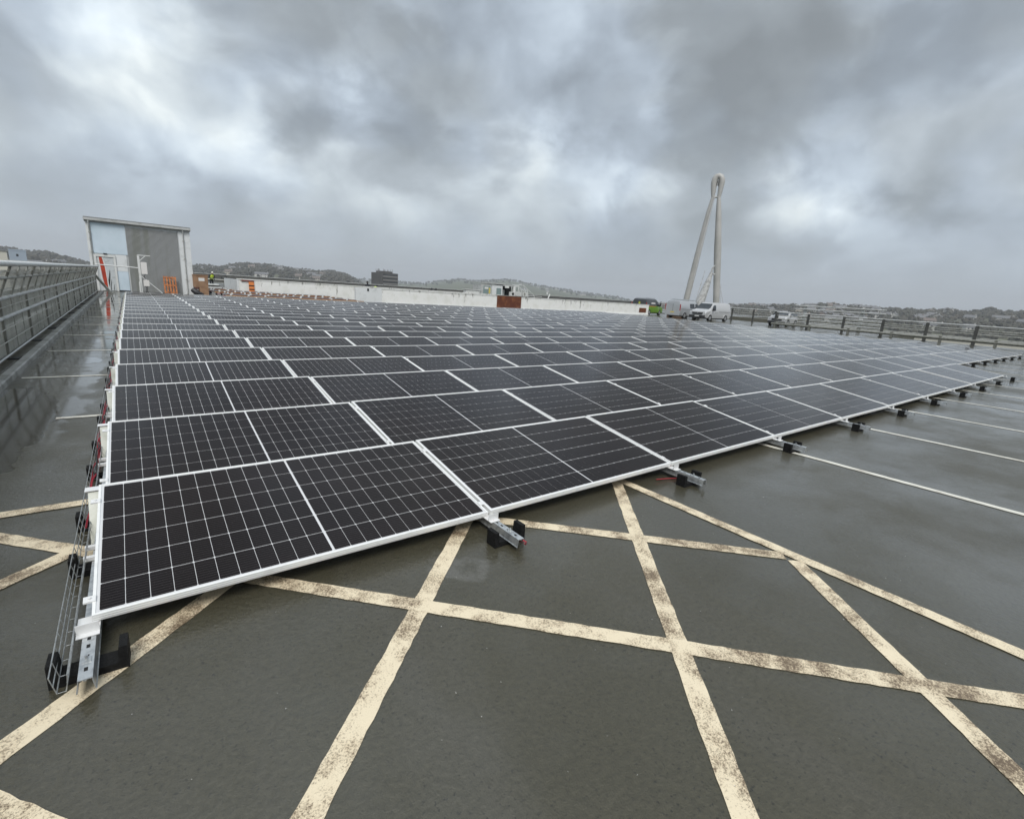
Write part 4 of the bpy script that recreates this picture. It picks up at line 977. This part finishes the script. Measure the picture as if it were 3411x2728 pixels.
def white_ex(t, x0, x1, h):
    screen(t, h); mirrors(t, h, 'blackpl')
    MB().box(x0 - .06, x0 + .25, -h * .97, h * .97, .24, .56).build('bumper', 'blackpl', t)
    gr = MB().hexa([(x0 - .05, -.55, .64), (x0 - .05, .55, .64), (x0 + .06, .55, .64), (x0 + .06, -.55, .64), (x0 - .01, -.68, .86), (x0 - .01, .68, .86), (x0 + .08, .68, .86), (x0 + .08, -.68, .86)]).build('grille', 'blackpl', t)
    MB().prism([(0, -.085), (.06, 0), (0, .085), (-.06, 0)], lambda u, v, s: (s, u, .84 + v), x0 - .045, x0 - .012).build('emblem', 'rim', gr)
    MB().box(x0 - .075, x0 - .061, -.26, .26, .42, .53).build('number_plate', 'plate_w', t)
    for s in (-1, 1): MB().hexa([(x0 - .01, s * .66, .74), (x0 + .0, s * .95, .80), (x0 + .3, s * .96, .84), (x0 + .1, s * .66, .80), (x0 + .02, s * .66, .9), (x0 + .1, s * .93, .97), (x0 + .42, s * .94, 1.0), (x0 + .2, s * .66, .95)]).build('headlight', 'lamp_clear', t)
    for s in (-1, 1):
        MB().box(.1, 2.35, s * h - .012, s * h + .006, .98, 1.01).build('trim_line', 'blackpl', t)
        for x in (-.62, -.30): MB().box(x - .07, x + .07, s * h - .01, s * h + .03, .86, .90).build('handle', 'blackpl', t)
    MB().box(x1 - .03, x1 + .06, -h * .95, h * .95, .28, .55).build('rear_bumper', 'blackpl', t)
def silver_ex(t, x0, x1, h):
    screen(t, h); mirrors(t, h, 'silver_paint'); rack(t, h, 'galv')
    MB().box(x1 - .02, x1 + .07, -h * .96, h * .96, .30, .56).build('rear_bumper', 'silver_paint', t)
    for s in (-1, 1): MB().box(x1 - .06, x1 + .012, s * (h - .005) - .07, s * (h - .005) + .012, .85, 1.55).build('tail_light', 'lamp_red', t)
    MB().box(x1 + .001, x1 + .012, -.28, .24, .60, .72).build('number_plate', 'plate_y', t)
    MB().box(x1 - .0, x1 + .006, -.012, .012, .6, 1.62).build('door_seam', 'slot', t)
    MB().box(x0 - .04, x0 + .2, -h * .96, h * .96, .26, .55).build('bumper', 'blackpl', t)
    for s in (-1, 1): MB().box(x0 + .0, x0 + .3, s * .72 - .18, s * .72 + .18, .8, .93).build('headlight', 'lamp_clear', t)
    for s in (-1, 1): MB().box(.0, 2.3, s * h - .012, s * h + .006, 1.0, 1.03).build('trim_line', 'slot', t)
    for k in range(3): tag_pipe = MB().tube((-1.8, -.3 + .25 * k, 2.09), (2.3, -.3 + .25 * k, 2.09), .035, n=6).build('roof_tube', 'galv', t)
def green_ex(t, x0, x1, h):
    me = [c for c in t.children if c.name.startswith('body')][0].data; me.materials.append(M['grey_wrap'])
    for f in me.polygons:
        if (f.center.z > 1.1 and f.center.x > -.75) or f.center.x > 2.45: f.material_index = 1
    screen(t, h); mirrors(t, h, 'blackpl'); rack(t, h, 'galv')
    for s in (-1, 1):
        MB().hexa([(-.5, s * h - .006, 1.10), (x1 - .12, s * h - .006, 1.10), (x1 - .12, s * h + .006, 1.10), (-.5, s * h + .006, 1.10), (-.5, s * (h - .13) - .006, 1.78), (x1 - .12, s * (h - .13) - .006, 1.78), (x1 - .12, s * (h - .13) + .008, 1.78), (-.5, s * (h - .13) + .008, 1.78)]).build('charcoal_wrap', 'grey_wrap', t)
        MB().hexa([(-.4, s * h - .006, 1.03), (x1 - .1, s * h - .006, 1.03), (x1 - .1, s * h + .006, 1.03), (-.4, s * h + .006, 1.03), (-.1, s * h - .006, 1.095), (x1 - .1, s * h - .006, 1.095), (x1 - .1, s * h + .008, 1.095), (-.1, s * h + .008, 1.095)]).build('orange_stripe', 'orange', t)
        for k, (a, b_) in enumerate(((-.1, .14), (.2, .36), (.4, .62), (.66, .8), (.84, 1.05))): MB().hexa([(a, s * (h - .055), 1.36), (b_, s * (h - .055), 1.36), (b_, s * (h - .03), 1.36), (a, s * (h - .03), 1.36), (a + .02, s * (h - .08), 1.5 + .05 * (k % 2)), (b_ + .02, s * (h - .08), 1.5 + .05 * (k % 2)), (b_ + .02, s * (h - .055), 1.5), (a + .02, s * (h - .055), 1.5)]).build('lettering', 'paper', t)
    MB().box(x1 - .02, x1 + .006, -h + .12, h - .12, 1.0, 1.66).build('rear_wrap', 'grey_wrap', t)
    lg = MB().tube((x1 + .006, 0, 1.42), (x1 + .012, 0, 1.42), .10, n=14)
    for k in range(8):
        a = k * math.pi / 4; lg.bar((x1 + .009, .12 * math.cos(a), 1.42 + .12 * math.sin(a)), (x1 + .009, .19 * math.cos(a), 1.42 + .19 * math.sin(a)), .03, .006, (1, 0, 0))
    lg.build('sun_logo', 'logo_y', t)
    for k in range(7): MB().box(x1 + .006, x1 + .011, -.5 + k * .145, -.5 + k * .145 + .11, 1.10, 1.16).build('lettering', 'paper', t)
    MB().box(x1 - .02, x1 + .07, -h * .96, h * .96, .30, .56).build('rear_bumper', 'blackpl', t)
    for s in (-1, 1): MB().box(x1 - .06, x1 + .012, s * (h - .005) - .07, s * (h - .005) + .012, .85, 1.5).build('tail_light', 'lamp_red', t)
    MB().box(x0 - .04, x0 + .2, -h * .96, h * .96, .26, .55).build('bumper', 'blackpl', t)
    for s in (-1, 1): MB().box(x0 + .0, x0 + .3, s * .72 - .18, s * .72 + .18, .8, .93).build('headlight', 'lamp_clear', t)
vehicle('parked_van', 'white panel van with black grille facing the solar array', 'van', (51.2, 27.95, 0), 0, VAN, 1.94, 'white_paint', 'white_paint', [SIDEGL], (-1.55, 1.55), .33, white_ex)
vehicle('parked_van', 'silver crew van with roof tubes and yellow rear plate', 'van', (51.9, 31.6, 0), math.pi, VAN, 1.96, 'silver_paint', 'silver_paint', [SIDEGL, MIDGL], (-1.55, 1.5), .33, silver_ex)
vehicle('parked_van', 'bright green van with charcoal rear wrap and sun logo behind the parapet', 'van', (52.5, 37.5, 0), math.pi + R_(13), VAN, 1.96, 'green_paint', 'green_paint', [SIDEGL], (-1.55, 1.5), .33, green_ex)
CAR = [(-2.1, .78, .6, .03), (-2.05, .92, .75, .06), (-1.8, 1.02, .9, .1), (-1.05, 1.10, .96, .12), (-.45, 1.42, .98, .22), (.0, 1.50, 1.0, .2), (1.3, 1.50, 1.0, .2), (1.85, 1.4, .98, .24), (2.05, 1.1, .95, .12), (2.1, .85, .7, .05)]
def car_ex(t, x0, x1, h):
    MB().hexa([(-.98, -h + .2, 1.17), (-.98, h - .2, 1.17), (-.90, h - .2, 1.15), (-.90, -h + .2, 1.15), (-.46, -h + .32, 1.44), (-.46, h - .32, 1.44), (-.38, h - .32, 1.41), (-.38, -h + .32, 1.41)]).build('windscreen', 'dark_glass', t)
    MB().box(x0 - .05, x0 + .2, -h * .95, h * .95, .28, .5).build('bumper', 'blackpl', t); MB().box(x0 - .03, x0 + .08, -.5, .5, .58, .76).build('grille', 'blackpl', t)
    for s in (-1, 1): MB().box(x0 - .0, x0 + .25, s * .68 - .15, s * .68 + .15, .66, .80).build('headlight', 'lamp_clear', t)
    for s in (-1, 1): MB().box(-.75, -.62, s * (h + .02), s * (h + .18), 1.02, 1.16).build('mirror', 'white_paint', t)
    for s in (-1, 1): MB().tube((-.1, s * .62, 1.53), (1.4, s * .62, 1.53), .02, n=6).build('roof_rail', 'blackpl', t)
vehicle('parked_car', 'white hatchback half hidden behind the five-rail railing', 'car', (56.2, 22.3, 0), R_(8), CAR, 1.8, 'white_paint', 'blackpl', [[(-.8, 1.06, .22), (1.75, 1.06, .22), (1.5, 1.36, .22), (-.2, 1.40, .22)]], (-1.3, 1.3), .34, car_ex)
tag(MB().box(55.2, 56.6, 35.0, 36.4, 0, 1.42).box(55.1, 56.7, 34.9, 36.5, 1.42, 1.55).build('skip_bin', mat('brown_hoarding', (.20, .095, .04), .7, 0, (2, (.13, .06, .03), .4, .7))), 'brown boarded bin between the green and silver vans', 'bin')

# ------------------------------------------------------------------ bridge mast beyond the roof
D0 = 230.
def mp3(az, el, r=D0): 
    a = R_(az); return Vector((CAM.x + r * math.sin(a), CAM.y + r * math.cos(a), CAM.z + r * math.tan(R_(el))))
bmst = thing('bridge_mast', 'tall pale twin-leg bridge mast with rounded loop head', 'mast', (0, 0, 0))
def leg(pts, rr, n=14): return MB().path([mp3(*p) for p in pts], rr, n)
leg([(56.05, -4.5), (56.5, .57), (57.0, 5.4), (57.45, 9.4), (57.66, 10.75)], [1.25, 1.25, 1.2, .95, .72]).build('leg', 'mast', bmst, True)
leg([(59.62, -4.5), (59.52, .48), (58.88, 5.6), (58.42, 9.2), (58.20, 10.75)], [1.25, 1.3, 1.45, 1.1, .72]).build('leg', 'mast', bmst, True)
arc = [(57.66, 10.65), (57.56, 11.4), (57.52, 12.0), (57.56, 12.35), (57.72, 12.58), (57.92, 12.64), (58.12, 12.56), (58.25, 12.33), (58.29, 12.0), (58.25, 11.4), (58.20, 10.65)]
MB().path([mp3(*p) for p in arc], [.74, .95, 1.12, 1.18, 1.15, 1.15, 1.15, 1.18, 1.12, .95, .74], 14).build('head_loop', 'mast', bmst, True)
MB().tube(mp3(57.6, 12.22), mp3(58.25, 12.22), .28, n=8).build('head_beam', 'mast', bmst)
MB().tube(mp3(57.62, 10.72), mp3(58.22, 10.72), .42, n=10).build('cross_tie', 'mast_white', bmst)
MB().prism([(57.68, 11.15), (57.66, 12.2), (58.22, 12.2), (58.14, 11.15), (57.98, 11.75), (57.84, 11.75)], lambda u, v, s: tuple(mp3(u, v, D0 + s)), .6, 1.4).build('head_plate', 'block_band', bmst)
MB().tube(mp3(57.93, 12.2), mp3(56.9, 2.5, D0 - 6), .12, n=6).build('stay_cable', 'cable_grey', bmst)
MB().tube(mp3(57.93, 12.2), mp3(57.2, 6.0, D0 - 4), .07, n=6).build('stay_cable', 'cable_grey', bmst)
tag(MB().tube(mp3(57.95, 3.6, 225), mp3(57.45, .2, 225), .13, n=6).build('stay_rod', 'mast_white'), 'thin white stay rod left of the leaning mast arm', 'cable')
for k, a in enumerate((60.1, 60.5)): tag(MB().tube(mp3(59.7, 2.3 - .3 * k), mp3(a, -.6), .09, n=5).build('stay_cable', 'cable_grey'), f'thin grey stay cable right of the mast foot, {ORD[k + 1]} outward', 'cable')
arm = thing('mast_arm', 'thick white tapering arm with forked tip leaning on the mast leg', 'mast', (0, 0, 0))
MB().path([mp3(57.5, -2.5, 215), mp3(57.93, .4, 215), mp3(58.3, 2.0, 215), mp3(58.62, 3.4, 215)], [2.0, 1.75, 1.25, .6], 12).build('arm', 'mast_white', arm, True)
MB().path([mp3(58.62, 3.3, 215), mp3(58.62, 3.7, 215), mp3(58.76, 4.05, 215), mp3(58.92, 4.15, 215)], [.4, .34, .28, .24], 8).build('fork', 'mast_white', arm, True)
MB().path([mp3(58.74, 3.3, 215), mp3(58.9, 3.25, 215), mp3(59.0, 3.2, 215)], [.3, .26, .2], 8).build('fork', 'mast_white', arm, True)

# ------------------------------------------------------------------ buildings round about
ob = thing('office_block', 'dark office block with pale window bands and rooftop aerials', 'building', (CAM.x + 430 * math.sin(R_(22.67)), CAM.y + 430 * math.cos(R_(22.67)), 0), R_(15.3))
topz = 1.6 + 430 * math.tan(R_(1.22))
MB().box(0, 16.4, 0, 14.6, BASE - 2, topz).build('wall', 'block_dk', ob)
# local +x runs right-and-away, local +y runs left-and-away
for k in range(8):
    z = topz - 3.4 - k * 2.9
    MB().box(.8, 16.2, -.12, -.01, z, z + 1.15).build('window_band', 'block_band', ob)
    MB().box(.8, 16.2, -.08, -.005, z + 1.2, z + 2.2).build('glazing', 'dark_glass', ob)
rfz = MB().box(3, 13, 3, 12, topz, topz + 1.4).build('roof_plant', 'block_dk', ob)
ar = random.Random(2); b = MB()
for k in range(26):
    x, y = ar.uniform(1, 15), ar.uniform(1, 13); b.box(x - .1, x + .1, y - .1, y + .1, topz, topz + ar.uniform(1.2, 3.6))
stuff(b.build('aerials', 'block_band', rfz))
def block(name, label, az, r, wd_, dp, z1, m, rz=0, roofm='roof_grey', win=None, over=.3):
    p = polar(az, r, 0); t = thing(name, label, 'building', (float(p[0]), float(p[1]), 0), R_(-az) + rz)
    MB().box(-wd_ / 2, wd_ / 2, 0, dp, BASE - 2, z1).build('wall', m, t); MB().box(-wd_ / 2 - over, wd_ / 2 + over, -over, dp + over, z1 + .002, z1 + .5).build('roof', roofm, t)
    for (x, z, ww, hh) in (win or []): MB().box(x, x + ww, -.06, -.01, z, z + hh).build('window', 'dark_glass', t)
    return t
block('roof_tower', 'blue-grey clad roof tower with one small window beyond the mesh fence', -7.07, 300, 5.3, 6, 5.3, 'blue_clad', 0, 'blue_clad', [(-.5, 3.0, .7, 1.0)], .1)
block('cream_block', 'cream rendered block left of the blue-grey roof tower', -8.6, 280, 9, 10, 4.6, 'cream')
block('flat_building', 'long low building with pale roof edge beyond the mesh fence', -5.2, 200, 18, 20, .9, 'concrete', 0, 'fascia')
block('flat_building', 'grey flat-roofed building right of the long low one', -3.0, 330, 16, 14, 1.2, 'roof_grey', 0, 'roof_grey')
block('warehouse', 'long pale warehouse below the right railing', 77, 190, 60, 20, -3.4, 'cream', 0, 'concrete', [(-20 + 8 * k, -8, 3, 2) for k in range(6)])
block('warehouse', 'pale flat warehouse further along behind the railing', 68, 260, 44, 20, -4.2, 'concrete', .2, 'concrete', [(-16 + 8 * k, -9, 3, 2) for k in range(5)])
block('warehouse', 'grey shed beyond the vans with low roof', 62, 330, 50, 20, -4.5, 'roof_grey', -.2)

# ------------------------------------------------------------------ damp air
hz_ = MB().box(-5900, 5900, -5900, 5900, BASE - 6, 190).build('haze', 'slot')
hm = bpy.data.materials.new('damp_haze'); hm.use_nodes = True; ht_ = NT(hm.node_tree); ht_.n.clear()
pv = ht_.node('ShaderNodeVolumePrincipled'); pv.inputs['Color'].default_value = (.90, .93, .97, 1); pv.inputs['Density'].default_value = .0003; pv.inputs['Anisotropy'].default_value = 0.
oo = ht_.node('ShaderNodeOutputMaterial'); ht_.l.new(pv.outputs[0], oo.inputs['Volume'])
hz_.data.materials.clear(); hz_.data.materials.append(hm); stuff(hz_)
